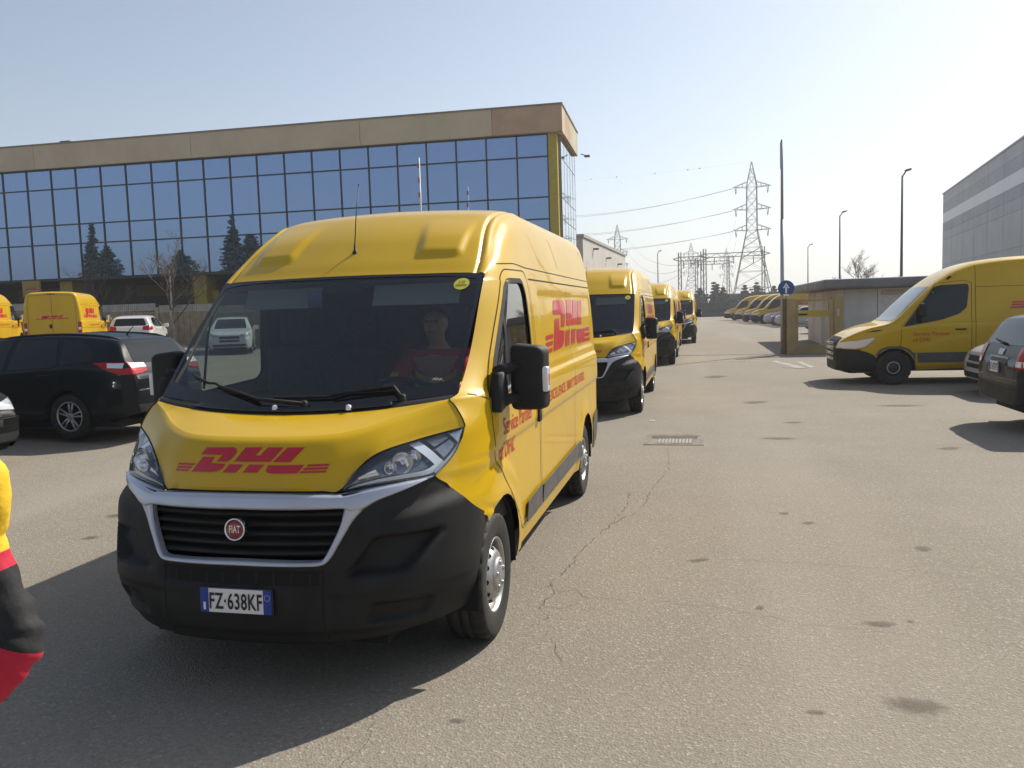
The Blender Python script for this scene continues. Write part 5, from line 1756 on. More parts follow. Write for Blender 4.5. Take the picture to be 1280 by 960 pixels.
CROSS = dict(HATCH); CROSS.update(paint=BLK, R=.335, wb=2.6, track=.765, tw=.215, hub='alloy', sill=.24,
    top=[(-.86, .70), (-.80, .86), (-.45, .98), (.05, 1.07), (.25, 1.12), (.7, 1.34), (1.1, 1.50), (1.6, 1.565), (2.4, 1.56), (3.0, 1.51), (3.16, 1.47), (3.34, 1.16), (3.42, 1.0), (3.46, .86)],
    belt=[(-.86, .66), (-.5, .86), (.1, .98), (1.5, 1.03), (3.46, 1.08)], plan=lerp_plan(-.86, 3.46, .90, .74, .86, .6, .5), low=[(-.86, .34), (-.6, .25), (2.9, .25), (3.46, .38)],
    side_windows=[[(.5, 1.06), (1.1, 1.44), (1.52, 1.47), (1.54, 1.05)], [(1.62, 1.05), (1.60, 1.475), (2.35, 1.455), (2.45, 1.08)], [(2.55, 1.09), (2.46, 1.44), (2.85, 1.40), (3.0, 1.2)]],
    windscreen=[(-.64, 1.09), (-.54, 1.47), (.54, 1.47), (.64, 1.09)], rear_window=[(-.66, 1.12), (-.56, 1.43), (.56, 1.43), (.66, 1.12)],
    decals=[('tail_light', 'back2', [(.62, .84), (.62, 1.10), (.79, 1.12), (.79, .84)], REDL, .010), ('tail_light', 'side', [(3.22, .84), (3.20, 1.10), (3.46, 1.10), (3.46, .82)], REDL, .010), ('reversing_lamp', 'back2', [(.65, .86), (.65, .93), (.78, .93), (.78, .86)], WHTL, .014), ('reversing_lamp', 'side', [(3.30, .86), (3.30, .93), (3.46, .93), (3.46, .86)], WHTL, .014),
            ('plate_recess', 'back', [(-.33, .72), (-.30, .93), (.30, .93), (.33, .72)], INK, .004), ('tailgate_chrome', 'back', [(-.34, .945), (-.34, .965), (.34, .965), (.34, .945)], CHRD, .012), ('tailgate_badge', 'back', [(-.08, .985), (-.10, 1.06), (.10, 1.06), (.08, .985)], CHRD, .010), ('bumper_insert', 'back', [(-.78, .39), (-.84, .60), (.84, .60), (.78, .39)], BLKP, .008), ('headlight', 'front2', [(.38, .76), (.42, .86), (.74, .90), (.78, .78)], CHRB, .006), ('grille', 'front', [(-.36, .5), (-.38, .78), (.38, .78), (.36, .5)], BLKP, .006)],
    back_seams=[[(-.80, .62), (.80, .62)], [(-.64, .64), (-.64, 1.1)], [(.64, .64), (.64, 1.1)]], mirror=(.66, 1.04), wiper=((.02, 1.12), (-.42, 1.17)), antenna=3.0, rear_plate=(0, .83, .40, .14))
VANB = dict(paint=YEL, R=.352, wb=3.665, track=.865, tw=.225, hub='ring', rimr=.21, sill=.30, taper=.075, shoulder=.0, ns=36, ny=110,
    top=[(-1.06, .80), (-1.02, .90), (-.86, 1.02), (-.45, 1.19), (-.12, 1.265), (.0, 1.33), (.35, 1.68), (.68, 2.00), (.95, 2.21), (1.25, 2.38), (1.65, 2.50), (2.3, 2.565), (3.6, 2.60), (4.6, 2.60), (4.80, 2.57), (4.87, 2.50)],
    belt=[(-1.06, .76), (-.9, .90), (-.45, 1.10), (.0, 1.22), (.8, 1.30), (4.87, 1.30)], plan=[(-1.06, .70), (-.98, .80), (-.80, .90), (-.45, .985), (.1, 1.01), (2, 1.01), (4.5, 1.005), (4.87, .96)], low=[(-1.06, .30), (-.8, .24), (.5, .30), (4.87, .40)],
    side_windows=[[(.17, 1.19), (.76, 1.985), (.90, 2.02), (1.38, 2.03), (1.40, 1.95), (1.36, 1.56), (1.22, 1.43), (.90, 1.32)]],
    windscreen=[(-.86, 1.31), (-.74, 2.0), (.74, 2.0), (.86, 1.31)],
    decals=[('headlight', 'side', [(-.98, .77), (-.94, .87), (-.40, .985), (-.38, .95), (-.56, .80), (-.72, .76)], WHTL, .010), ('headlight', 'front2', [(.62, .77), (.62, .86), (.92, .92), (.95, .80)], WHTL, .010),
            ('bumper', 'side', [(-1.06, .12), (-1.06, .76), (-.74, .74), (-.55, .70), (-.40, .63), (-.34, .56), (-.30, .12)], BLKP, .012), ('bumper', 'front', [(-1.0, .12), (-1.0, .74), (-.55, .76), (-.55, .98), (.55, .98), (.55, .76), (1.0, .74), (1.0, .12)], BLKP, .013),
            ('side_moulding', 'side', [(.45, .46), (.43, .66), (3.20, .66), (3.22, .46)], GREYP, .012), ('side_moulding', 'side', [(-.36, .62), (-.28, .74), (-.12, .80), (.12, .80), (.28, .74), (.36, .66), (.40, .66), (.40, .44), (.392, .44), (.35, .60), (.22, .72), (.0, .765), (-.22, .72), (-.33, .60)], GREYP, .012),
            ('roof_marker', 'side', [(.98, 2.13), (1.05, 2.20), (1.10, 2.18), (1.02, 2.12)], DARK, .006), ('tail_light', 'back2', [(.80, .9), (.80, 1.4), (.94, 1.4), (.95, .9)], REDL, .010), ('hood_scoop', 'side', [(-.55, 1.09), (-.40, 1.125), (-.20, 1.15), (-.32, 1.11)], DARK, .004)],
    seams=[[(.12, .80), (.14, 1.15)], [(1.44, .40), (1.45, 2.05), (1.30, 2.10), (.80, 2.06), (.14, 1.18)], [(1.52, .42), (1.52, 2.5)], [(2.85, .45), (2.85, 1.95)], [(1.52, 1.96), (4.6, 1.96)], [(1.5, .30), (1.5, .44)]], handles=[(1.24, 1.12)], handle_mat=BLKP, mirror=(.50, 1.42), mirror_size=(.16, .26), mirror_mat=BLKP)

# the queue behind the first van
def queue_van(x, y, label, dark_nose=False):
    v = copy_tree(hero)
    v.location = (x, y, 0); v["label"] = label
    for ch in list(v.children):
        if dark_nose and ch.name.startswith('grille_surround'):
            ch.data = ch.data.copy(); ch.data.materials[0] = BLKG
        if ch.name.startswith(('licence_plate',)):
            for c2 in list(ch.children_recursive): bpy.data.objects.remove(c2)
            bpy.data.objects.remove(ch)
    return v
queue_van(.12, 9.75, "second yellow van of the queue, its silver grille frame half hidden by the first")
queue_van(.32, 21.3, "third yellow van of the queue, with a dark grille frame", True)
queue_van(.24, 29.2, "fourth yellow van of the queue, mostly hidden by the third")
queue_van(.86, 35.2, "farthest yellow van of the queue, its mirror sticking out rightmost")
# vans parked beyond the dark estate
_h = Vector((math.sin(R_(-29)), math.cos(R_(-29)), 0))
for (rc, lab) in ((Vector((-21.35, 21.75, 0)), "yellow van parked tail towards us behind the dark estate car"), (Vector((-24.6, 20.6, 0)), "yellow van cut off by the left edge, beside another parked van")):
    v = copy_tree(hero); v.location = rc + _h * 4.46; v.location.z = gz(v.location.x) - .03
    v.rotation_euler = (0, 0, math.pi - R_(-29)); v.scale = (1, 1, .93); v["label"] = lab; v["group"] = "yellow vans parked before the office fence"
    for ch in list(v.children):
        if ch.name.startswith('licence_plate'):
            for c2 in list(ch.children_recursive): bpy.data.objects.remove(c2)
            bpy.data.objects.remove(ch)

# long nosed van on the right and its row far behind
rv, rfull = make_car('long_nosed_van', "yellow van with black lower bumper parked in profile facing left at right", 'van', VANB, (5.95, 14.98, 0), R_(-90), "long nosed yellow vans facing left")
for s in (1, -1):
    bm = bmesh.new()
    for p in logo_polys(): project(fill_poly([(3.62 + s * x * .42, y * .42 + 1.735) for x, y in p], .15), side_place(s), rfull, .006, bm)
    obj('lettering', bm, RED, rv)
    for tx, sz, y, z in (("Service Partner", .112, .70 if s > 0 else .75, 1.04), ("of DHL", .112, .52 if s > 0 else .95, .92)):
        b = text_mesh(tx, sz, .001)
        for q in b.verts: q.co = Vector((y + s * q.co.x, z + q.co.y, 0))
        obj('small_lettering', project(b, side_place(s), rfull, .006), MATS["orange_red_lettering"], rv)
bm = bmesh.new()
for k in range(4): add_box(bm, -.56, .56, -1.115, -1.085, .50 + k * .11, .56 + k * .11, .01)
obj('grille_slat', bm, BLKG, rv)
for (x, y, lab) in ((5.6, 87.5, "farthest yellow van of the row facing left beyond the gate"), (6.35, 79.2, "second farthest yellow van of the row beyond the gate"), (6.9, 73.6, "third farthest yellow van of the row beyond the gate"), (7.3, 69.2, "yellow van nearest us in the far row, beside the pale blue car")):
    v = copy_tree(rv); v.location = (x, y, 0); v.rotation_euler = (0, 0, R_(-90)); v["label"] = lab

# cars
make_car('estate_car', "dark slate estate car parked side on at left", 'car', ESTATE, (-9.28, 6.45, gz(-8.2)), R_(-90))
CROSS2 = dict(CROSS)
make_car('crossover_car', "black crossover seen from behind at the right edge", 'car', CROSS2, (9.42, 7.95, 0), R_(90), plate_txt=(None, "EX 427VT"))
H2 = dict(HATCH); H2.update(paint=SLP)
make_car('silver_car', "silver hatchback nose showing between the black crossover and yellow van", 'car', H2, (7.72, 12.15, 0), R_(-90))
ww, _ = make_car('white_hatchback', "white hatchback seen from behind next to the parked yellow van", 'car', HATCH, (-21.6, 27.3, gz(-21.2)), math.pi - R_(-26), "white hatchbacks by the fence")
w2 = copy_tree(ww); w2.location = (-16.0, 24.9, gz(-16.0)); w2.rotation_euler = (0, 0, R_(28)); w2["label"] = "white hatchback facing us behind the windscreen of the first van"
for pnt, x, y, lab in ((BWP, 7.75, 64.2, "pale blue car in the far row beyond the gate"), (RDP, 8.0, 61.0, "dark red car in the far row, left of the gate post"), (SLP, 8.1, 58.0, "small silver car in the far row touching the gate post")):
    Hx = dict(HATCH); Hx.update(paint=pnt, ny=50, ns=22)
    make_car('parked_car', lab, 'car', Hx, (x, y, 0), R_(-90), "cars parked in the far row beyond the gate")
Hx = dict(HATCH); Hx.update(paint=BLK, ny=50, ns=22)
make_car('parked_car', "dark car glimpsed through the gate opening", 'car', Hx, (8.6, 44.0, 0), R_(-90), "cars parked in the far row beyond the gate")

# ------------------------------------------------------------------ trees and far greenery
BARK = mat("bark_grey", (.16, .135, .11), .9, var=.3, scale=6)
TWIG = mat("twig_brown", (.13, .105, .085), .9, var=.2, scale=6)
BIRCH = mat("birch_bark", (.42, .39, .35), .8, var=.4, scale=5)
CONI = mat("conifer_green", (.030, .055, .034), .85, var=.45, scale=1.2)
OLIV = mat("evergreen_dark", (.035, .052, .030), .85, var=.45, scale=1.2)

def bare_tree(x, y, h, spread, label, seed, bark=BARK, dens=3, n=5, z=None):
    rnd = random.Random(seed)
    t = thing('bare_tree', label, 'tree', (x, y, gz(x) if z is None else z))
    tb = bmesh.new(); bb = bmesh.new()
    lean = rnd.uniform(-.04, .04) * h
    tr = [(lean * (k / 5) ** 2 + rnd.uniform(-.03, .03) * h * .3, rnd.uniform(-.02, .02) * h, h * .72 * k / 5) for k in range(6)]
    add_tube(tb, tr, [.028 * h * (1 - .14 * k) * .6 for k in range(6)], 8)
    def grow(p, d, ln, r, lev):
        q = [p]
        for k in range(3):
            d = (d + Vector((rnd.uniform(-.25, .25), rnd.uniform(-.25, .25), rnd.uniform(-.08, .22)))).normalized()
            q.append(q[-1] + d * ln / 3)
        add_tube(bb, q, [r, r * .8, r * .62, r * .45], 4, caps=False)
        if lev <= 0: return
        for k in range(n if lev > 1 else n + 1):
            i = rnd.choice((1, 2, 3))
            a = rnd.uniform(0, 6.28)
            side = Vector((math.cos(a), math.sin(a), rnd.uniform(-.1, .7)))
            grow(q[i], (d * .75 + side * .75).normalized(), ln * rnd.uniform(.45, .68), r * .55, lev - 1)
    for k in range(9):
        f = .28 + .72 * k / 8
        i = min(4, int(f * 5)); p = Vector(tr[i]).lerp(Vector(tr[i + 1]), min(1, f * 5 - i))
        a = 2.4 * k + rnd.uniform(-.5, .5)
        grow(p, Vector((math.cos(a) * (1 - .4 * f), math.sin(a) * (1 - .4 * f), .35 + .7 * f)).normalized(), spread * (1.05 - .5 * f) * rnd.uniform(.8, 1.1), .010 * h * (1.1 - .6 * f), dens)
    obj('trunk', tb, bark, t); obj('branches', bb, TWIG, t)
    return t

def leaf_quads(bm, c, r, k, size, rnd, flat=.75, mi=0):
    for _ in range(k):
        u = rnd.uniform(-1, 1); a = rnd.uniform(0, 6.28); rr = r * rnd.random() ** .4
        s = math.sqrt(1 - u * u)
        p = c + Vector((rr * s * math.cos(a), rr * s * math.sin(a), rr * u * flat))
        d = Vector((rnd.uniform(-1, 1), rnd.uniform(-1, 1), rnd.uniform(-.3, 1))).normalized()
        x, y = frame_from(d); sz = size * rnd.uniform(.5, 1.2)
        q = [p + x * sz, p + y * sz * .5, p - x * sz, p - y * sz * .5]
        f = bm.faces.new([bm.verts.new(v) for v in q]); f.material_index = mi

def conifer(x, y, h, rad, label, seed, z=None, m=CONI, cone=1.0, lev=22, base=.08, size=.40):
    rnd = random.Random(seed)
    t = thing('conifer_tree', label, 'tree', (x, y, gz(x) if z is None else z), 0)
    tb = bmesh.new(); add_tube(tb, [(0, 0, 0), (0, 0, h * .5), (0, 0, h * .97)], [.02 * h, .013 * h, .003 * h], 7); obj('trunk', tb, BARK, t)
    cb = bmesh.new()
    for k in range(lev):
        f = k / (lev - 1)
        zz = h * (base + (1 - base) * f)
        rr = rad * ((1 - f) ** .85 * cone + (1 - cone) * math.sin(math.pi * min(1, .15 + f * .85))) + .12
        nb = max(3, int(9 * (1 - f) + 3))
        for j in range(nb):
            a = 2 * math.pi * j / nb + k * 1.7 + rnd.uniform(-.3, .3)
            ln = rr * rnd.uniform(.65, 1.12)
            for s in (.35, .65, .95):
                c = Vector((math.cos(a) * ln * s, math.sin(a) * ln * s, zz - ln * s * .22 + rnd.uniform(-.1, .1)))
                leaf_quads(cb, c, .16 * rr + .22, 7, size, rnd, .5)
    obj('crown', cb, m, t, smooth=False)
    return t

bare_tree(-22.6, 27.5 + 3.2, 4.9, 2.1, "leafless white barked tree before the office block, right of parked vans", 3, BIRCH, 3, 4)
bare_tree(-17.2, 33.5, 4.6, 1.9, "leafless shrubby tree close to the roof of the first van", 8, BARK, 3, 4)
bare_tree(-30.0, 34.5, 4.0, 1.9, "low leafless tree rising above the vans at the left edge", 11, BARK, 3, 4)
bare_tree(16.3, 76.6, 5.7, 2.3, "leafless rounded tree behind the gatehouse roof", 21, BARK, 3, 5)
bare_tree(19.6, 78.5, 4.3, 1.2, "small leafless tree right of the rounded one behind the gatehouse", 22, BARK, 3, 4)
# conifers across the yard behind the camera, seen mirrored in the office glazing
for (x, y, top, rad, lab, sd, cn) in ((-77.5, -23.4, 15.6, 2.1, "slim conifer mirrored in the office glazing above the parked vans", 31, .9), (-76.3, -25.3, 12.9, 2.4, "broad dark evergreen mirrored beside the slim conifer", 32, .4),
                                      (-61.4, -19.4, 11.0, 2.6, "low round evergreen mirrored low in the office glazing", 33, .15), (-55.7, -22.8, 16.1, 2.5, "pointed conifer mirrored in the glazing beside the first van's roof", 34, .9), (-54.0, -24.8, 13.6, 2.2, "bushy evergreen mirrored behind the pointed conifer", 35, .3)):
    g0 = gz(x)
    conifer(x, y, top - g0, rad, lab, sd, cone=cn, base=.12 if cn > .5 else .55, lev=30 if cn > .5 else 16, size=.30)

# green boundary and low buildings on the horizon
HZG = mat("far_hedge_green", (.050, .075, .055), .9, var=.35, scale=.6)  # bluish green: distance haze is put into the hedge colour
def hedge(x0, x1, y, h, d, label, seed):
    rnd = random.Random(seed)
    bm = bmesh.new()
    add_box(bm, x0, x1, y, y + d * .7, 0, h * .86)
    k = int((x1 - x0) * 9)
    for _ in range(k):
        c = Vector((rnd.uniform(x0, x1), y + rnd.uniform(-.1, d * .6), rnd.uniform(.1, h)))
        leaf_quads(bm, c, .5, 6, .22, rnd)
    o = obj('boundary_hedge', bm, HZG, smooth=False)
    tag(o, kind='stuff')
hedge(-40, 60, 118, 2.3, 1.6, "", 5)
bm = bmesh.new(); add_box(bm, -40, 60, 117.2, 117.4, 0, .55)
tag(obj('boundary_wall', bm, mat("far_wall", (.07, .07, .065), .9), smooth=False), "low dark boundary wall along the foot of the far green hedge", "wall")
def far_block(x0, x1, y, h, d, label, m):
    t = thing('far_warehouse', label, 'building', ((x0 + x1) / 2, y, 0)); w_ = (x1 - x0) / 2
    bm = bmesh.new(); add_box(bm, -w_, w_, 0, d, 0, h - .3); obj('wall', bm, m, t, smooth=False)
    bm = bmesh.new(); add_box(bm, -w_ - .3, w_ + .3, -.3, d + .3, h - .29, h); obj('roof_edge', bm, mat("far_roof", (.22, .23, .25), .7), t, smooth=False)
    bm = bmesh.new()
    for k in range(max(2, int(w_ / 3))): add_box(bm, -w_ + 2 + k * 6, -w_ + 4.5 + k * 6, -.06, 0, h * .45, h * .7)
    tag(obj('window_row', bm, mat("far_window", (.10, .11, .13), .4), t, smooth=False), kind='stuff')
far_block(4, 52, 152, 3.6, 12, "long low grey building on the horizon behind the pylon", mat("far_grey", (.22, .23, .24), .8))
far_block(-34, 2, 175, 3.4, 12, "low pale building on the horizon behind the farthest queued van", mat("far_pale", (.30, .30, .29), .8))
for (x, y, h, r_, lab, sd, cn) in ((6.0, 150, 4.6, 1.5, "dark clump of trees at the pylon's left foot", 51, .2), (9.9, 151, 4.9, 1.1, "narrow dark tree inside the pylon's left leg", 52, .5), (12.0, 151, 5.3, 1.6, "round dark tree under the pylon's centre", 53, .1), (14.9, 151, 4.5, 1.3, "low dark tree at the pylon's right foot", 54, .2),
                                   (2.0, 150, 4.6, 2.2, "broad bush on the horizon left of the pylon", 55, .1), (-3.2, 150, 4.2, 2.0, "broad bush on the horizon beside the farthest queued van", 56, .1), (4.4, 149, 5.6, .6, "slim cypress on the horizon left of the pylon", 57, .8), (5.0, 149.5, 5.2, .55, "second slim cypress on the horizon left of the pylon", 58, .8)):
    conifer(x, y, h, r_, lab, sd, z=0, m=OLIV, cone=cn, lev=10, base=.15, size=.30)

# ------------------------------------------------------------------ pylons, gantries, wires
PYL = mat("pylon_steel", (.17, .175, .18), .6, metal=.3)
def pylon(x, y, h, label, thick=.13, base=6.4, rz=0.0, name='pylon', group="lattice pylons on the skyline"):
    s = h / 44.6
    t = thing(name, label, 'pylon', (x, y, 0), rz, group)
    zl = [(0, base), (24 * s, 1.55), (37.6 * s, 1.45), (44.6 * s, .06)]
    half = lambda z: float(np.interp(z, [a for a, _ in zl], [b for _, b in zl]))
    for sx in (1, -1):
        for sy in (1, -1):
            bm = bmesh.new(); add_tube(bm, [(sx * half(z), sy * half(z), z) for z, _ in zl], thick, 4); obj('leg', bm, PYL, t, smooth=False)
    levels = [0, 6.5 * s, 11.5 * s, 15.5 * s, 18.8 * s, 21.6 * s, 24 * s, 27.2 * s, 30.3 * s, 33.6 * s, 37.0 * s, 40 * s, 42.4 * s]
    for a, b in zip(levels[:-1], levels[1:]):
        bm = bmesh.new()
        ha, hb = half(a), half(b)
        for q in range(4):
            c0, c1 = [(1, 1), (1, -1), (-1, -1), (-1, 1)][q], [(1, -1), (-1, -1), (-1, 1), (1, 1)][q]
            add_tube(bm, [(c0[0] * ha, c0[1] * ha, a), (c1[0] * hb, c1[1] * hb, b)], thick * .55, 3)
            add_tube(bm, [(c1[0] * ha, c1[1] * ha, a), (c0[0] * hb, c0[1] * hb, b)], thick * .55, 3)
            add_tube(bm, [(c0[0] * hb, c0[1] * hb, b), (c1[0] * hb, c1[1] * hb, b)], thick * .5, 3)
        obj('bracing', bm, PYL, t, smooth=False)
    for z in (24 * s, 30.3 * s, 37.0 * s):
        for sx in (1, -1):
            bm = bmesh.new()
            tip = (sx * 5.6 * s, 0, z + .2)
            for sy in (1, -1):
                add_tube(bm, [(sx * half(z), sy * half(z), z), tip], thick * .8, 3)
                add_tube(bm, [(sx * half(z + 1.7 * s), sy * half(z + 1.7 * s), z + 1.7 * s), tip], thick * .7, 3)
                for f in (.33, .66):
                    p = Vector((sx * half(z), sy * half(z), z)).lerp(Vector(tip), f); q_ = Vector((sx * half(z + 1.7 * s), sy * half(z + 1.7 * s), z + 1.7 * s)).lerp(Vector(tip), f)
                    add_tube(bm, [p, q_], thick * .5, 3)
            arm = obj('cross_arm', bm, PYL, t, smooth=False)
            bm = bmesh.new(); add_tube(bm, [(sx * 4.9 * s, 0, z + .1), (sx * 4.7 * s, 0, z - 1.9 * s)], thick * 1.1, 6); add_tube(bm, [(sx * 4.4 * s, 0, z + .1), (sx * 4.6 * s, 0, z - 1.9 * s)], thick * .6, 5)
            obj('insulator', bm, mat("insulator_dark", (.10, .095, .09), .4), arm, smooth=False)
    return t
pylon(17.6, 261.0, 44.6, "tallest lattice pylon with three pairs of arms, behind the blue road sign")
pylon(-39.2, 423.0, 43.8, "distant lattice pylon peeking over the pale warehouse roof", thick=.16, base=6.0)
pylon(-3.5, 520.0, 40.0, "faint lattice pylon behind the horizontal gantry, left", thick=.17, base=5.5)
pylon(20.0, 600.0, 41.0, "faint far pylon between the gantry and the tallest pylon", thick=.17, base=5.5)

def gantry(x, y, x2, h, label, seed):
    t = thing('power_gantry', label, 'gantry', (x, y, 0), 0, "switchyard gantries on the skyline")
    w_ = x2 - x
    for a in (0, w_):
        for s in (-.28, .28):
            bm = bmesh.new(); add_tube(bm, [(a + s, 0, 0), (a + s * .8, 0, h * 1.12)], .10, 4); obj('post', bm, PYL, t, smooth=False)
        bm = bmesh.new()
        for k in range(9):
            z = h * 1.1 * k / 9; s = 1 if k % 2 else -1
            add_tube(bm, [(a - .27 * s, 0, z), (a + .27 * s, 0, z + h * 1.1 / 9)], .045, 3)
        obj('post_lacing', bm, PYL, t, smooth=False)
    for z in (h - .35, h + .35):
        bm = bmesh.new(); add_tube(bm, [(-1.2, 0, h), (0, 0, z), (w_, 0, z), (w_ + 1.2, 0, h)], .08, 4); obj('beam', bm, PYL, t, smooth=False)
    bm = bmesh.new()
    n = 10
    for k in range(n):
        s = 1 if k % 2 else -1
        add_tube(bm, [(w_ * k / n, 0, h - .35 * s), (w_ * (k + 1) / n, 0, h + .35 * s)], .045, 3)
    obj('beam_lacing', bm, PYL, t, smooth=False)
    for k in range(3):
        a = w_ * (k + .5) / 3
        bm = bmesh.new(); add_tube(bm, [(a, 0, h - .4), (a, 0, h - 1.7)], .09, 6); obj('insulator', bm, MATS["insulator_dark"], t, smooth=False)
gantry(-1.6, 151, 2.4, 10.2, "short switchyard gantry left of the tallest pylon", 1)
gantry(2.9, 158, 13.6, 11.0, "long switchyard gantry crossing in front of the tallest pylon", 2)
gantry(1.2, 190, 8.2, 11.2, "farther switchyard gantry seen between the nearer two", 3)

WIRE = mat("cable_grey", (.16, .165, .17), .6)
def wire(p, q, sag, label="overhead power cable strung between the pylons", r=.045, n=24):
    p, q = Vector(p), Vector(q)
    pts = [p.lerp(q, k / n) - Vector((0, 0, sag * 4 * (k / n) * (1 - k / n))) for k in range(n + 1)]
    bm = bmesh.new(); add_tube(bm, pts, r, 4)
    tag(obj('power_cable', bm, WIRE, smooth=False), label, 'power cable', "power cables strung between the pylons")
    return pts
for z, zq, nm in ((37.0, 41.5, 'topmost'), (30.3, 34.0, 'middle'), (24.0, 27.5, 'lowest')):
    for dx, dy in ((-5.6, 0), (-5.5, 1.4)):
        wire((17.6 + dx, 261 + dy, z), (-75, 345 + dy * 3, zq + dy), 3.2, f'one of the twin cables on the {nm} left arm of the tallest pylon')
for k, z in enumerate((36.3, 29.7, 23.6)):
    wire((-39.2 + 5.5, 423, z), (1.0, 190, 11.4), 5 + k, 'sagging cable from the pylon over the pale warehouse down to the gantries, ' + ('topmost', 'middle', 'lowest')[k])
    wire((17.6 - 4.7, 261, z - 9), (4.5 + 2 * k, 190, 11.0), 3, 'cable dropping from the tallest pylon to the gantry, ' + ('leftmost', 'middle', 'rightmost')[k])
bl = wire((17.6, 261, 44.6), (-75, 372, 60), 1.0, "thin earth wire with marker balls above the other cables", .012)
for k, (x, y, z) in enumerate(((3.85, 278.5, 46.7), (-2.1, 285, 47.5), (-13.5, 297, 48.8), (-27, 313, 50.6), (-40.6, 330.7, 53.0))):
    b = bl[min(range(len(bl)), key=lambda i: abs(bl[i].x - x))]
    bm = bmesh.new(); bmesh.ops.create_icosphere(bm, subdivisions=2, radius=.24)
    o = obj('marker_ball', bm, mat("marker_dark", (.08, .07, .07), .5)); o.location = b
    tag(o, "tiny dark marker ball on the earth wire in the sky", 'marker ball', "marker balls on the earth wire")

# ------------------------------------------------------------------ people
SKIN = mat("skin", (.46, .27, .19), .55, var=.08, scale=14)
HAIR = mat("dark_hair", (.022, .016, .012), .7)
JY, JR, JB = mat("jacket_yellow", (.78, .50, .02), .75, var=.08, scale=20, bump=.5, bscale=22), mat("jacket_red", (.52, .012, .045), .75, var=.1, scale=20, bump=.5, bscale=22), mat("jacket_black", (.018, .018, .019), .85, var=.25, scale=20, bump=.5, bscale=22)
TRS = mat("dark_trousers", (.025, .027, .032), .85, var=.2, scale=15)

def skin_mesh(name, joints, edges, mats, parent, colour=None, sub=2):
    """one continuous surface grown over a skeleton. joints: name -> (pos, radius x, radius y)"""
    me = bpy.data.meshes.new(name)
    keys = list(joints)
    me.from_pydata([joints[k][0] for k in keys], [(keys.index(a), keys.index(b)) for a, b in edges], [])
    o = bpy.data.objects.new(name, me); COL.objects.link(o)
    o.modifiers.new('skin', 'SKIN')
    sv = me.skin_vertices[0].data
    for i, k in enumerate(keys):
        sv[i].radius = (joints[k][1], joints[k][2] if len(joints[k]) > 2 else joints[k][1])
        sv[i].use_root = (i == 0)
    md = o.modifiers.new('sub', 'SUBSURF'); md.levels = sub; md.render_levels = sub
    em = bpy.data.meshes.new_from_object(o.evaluated_get(bpy.context.evaluated_depsgraph_get()))
    bpy.data.objects.remove(o); bpy.data.meshes.remove(me)
    bm = bmesh.new(); bm.from_mesh(em); bpy.data.meshes.remove(em)
    if colour:
        for f in bm.faces: f.material_index = colour(f.calc_center_median())
    return obj(name, bm, mats, parent)

def add_hand(J, E, wrist, d, up, side, tag_, curl=.5):
    """palm and five bent fingers rooted at the wrist joint"""
    w = Vector(J[wrist][0]); d = d.normalized(); up = (up - d * up.dot(d)).normalized(); lat = d.cross(up)
    J[tag_ + 'palm'] = (w + d * .055, .022, .036); E.append((wrist, tag_ + 'palm'))
    for k, (o_, ln) in enumerate(((-.030, .066), (-.010, .076), (.010, .072), (.029, .056))):
        b = w + d * .092 + lat * o_
        J[f'{tag_}f{k}a'] = (b, .0095); E.append((tag_ + 'palm', f'{tag_}f{k}a'))
        p = b + (d * (1 - curl * .4) - up * curl * .6).normalized() * ln * .5
        J[f'{tag_}f{k}b'] = (p, .0085); E.append((f'{tag_}f{k}a', f'{tag_}f{k}b'))
        p2 = p + (d * (1 - curl * 1.4) - up * curl * 1.3).normalized() * ln * .5
        J[f'{tag_}f{k}c'] = (p2, .0075); E.append((f'{tag_}f{k}b', f'{tag_}f{k}c'))
    b = w + d * .035 + lat * -.034 * side
    J[tag_ + 'ta'] = (b, .012); E.append((tag_ + 'palm', tag_ + 'ta'))
    J[tag_ + 'tb'] = (b + (d * .6 - lat * .5 * side - up * .3 * curl).normalized() * .042, .0095); E.append((tag_ + 'ta', tag_ + 'tb'))

def head_parts(parent, c, fwd, hairlen=.0):
    """eyes, brows, mouth and hair set on a head of 0.22 m centred at c"""
    f = Vector(fwd).normalized(); r = f.cross(Vector((0, 0, 1))).normalized(); u = r.cross(f)
    Mh = Matrix(((r.x, f.x, u.x, c[0]), (r.y, f.y, u.y, c[1]), (r.z, f.z, u.z, c[2]), (0, 0, 0, 1)))
    for s in (-1, 1):
        bm = bmesh.new(); bmesh.ops.create_uvsphere(bm, u_segments=10, v_segments=8, radius=.012)
        for v in bm.verts: v.co = Mh @ (v.co + Vector((s * .033, .082, .012)))
        obj('eye', bm, mat("eye_dark", (.05, .04, .035), .2), parent)
    bm = bmesh.new(); add_box(bm, -.024, .024, .080, .094, -.058, -.048, .004, M=Mh); obj('mouth', bm, mat("lips", (.34, .14, .11), .6), parent)
    bm = bmesh.new(); bmesh.ops.create_uvsphere(bm, u_segments=20, v_segments=14, radius=1.0)
    bmesh.ops.delete(bm, geom=[v for v in bm.verts if v.co.z < -.1 + .75 * max(0, v.co.y) - hairlen * max(0, -v.co.y)], context='VERTS')
    for v in bm.verts: v.co = Mh @ Vector((v.co.x * .098, v.co.y * .116 - .004, v.co.z * .140 + .006))
    obj('hair', bm, HAIR, parent)

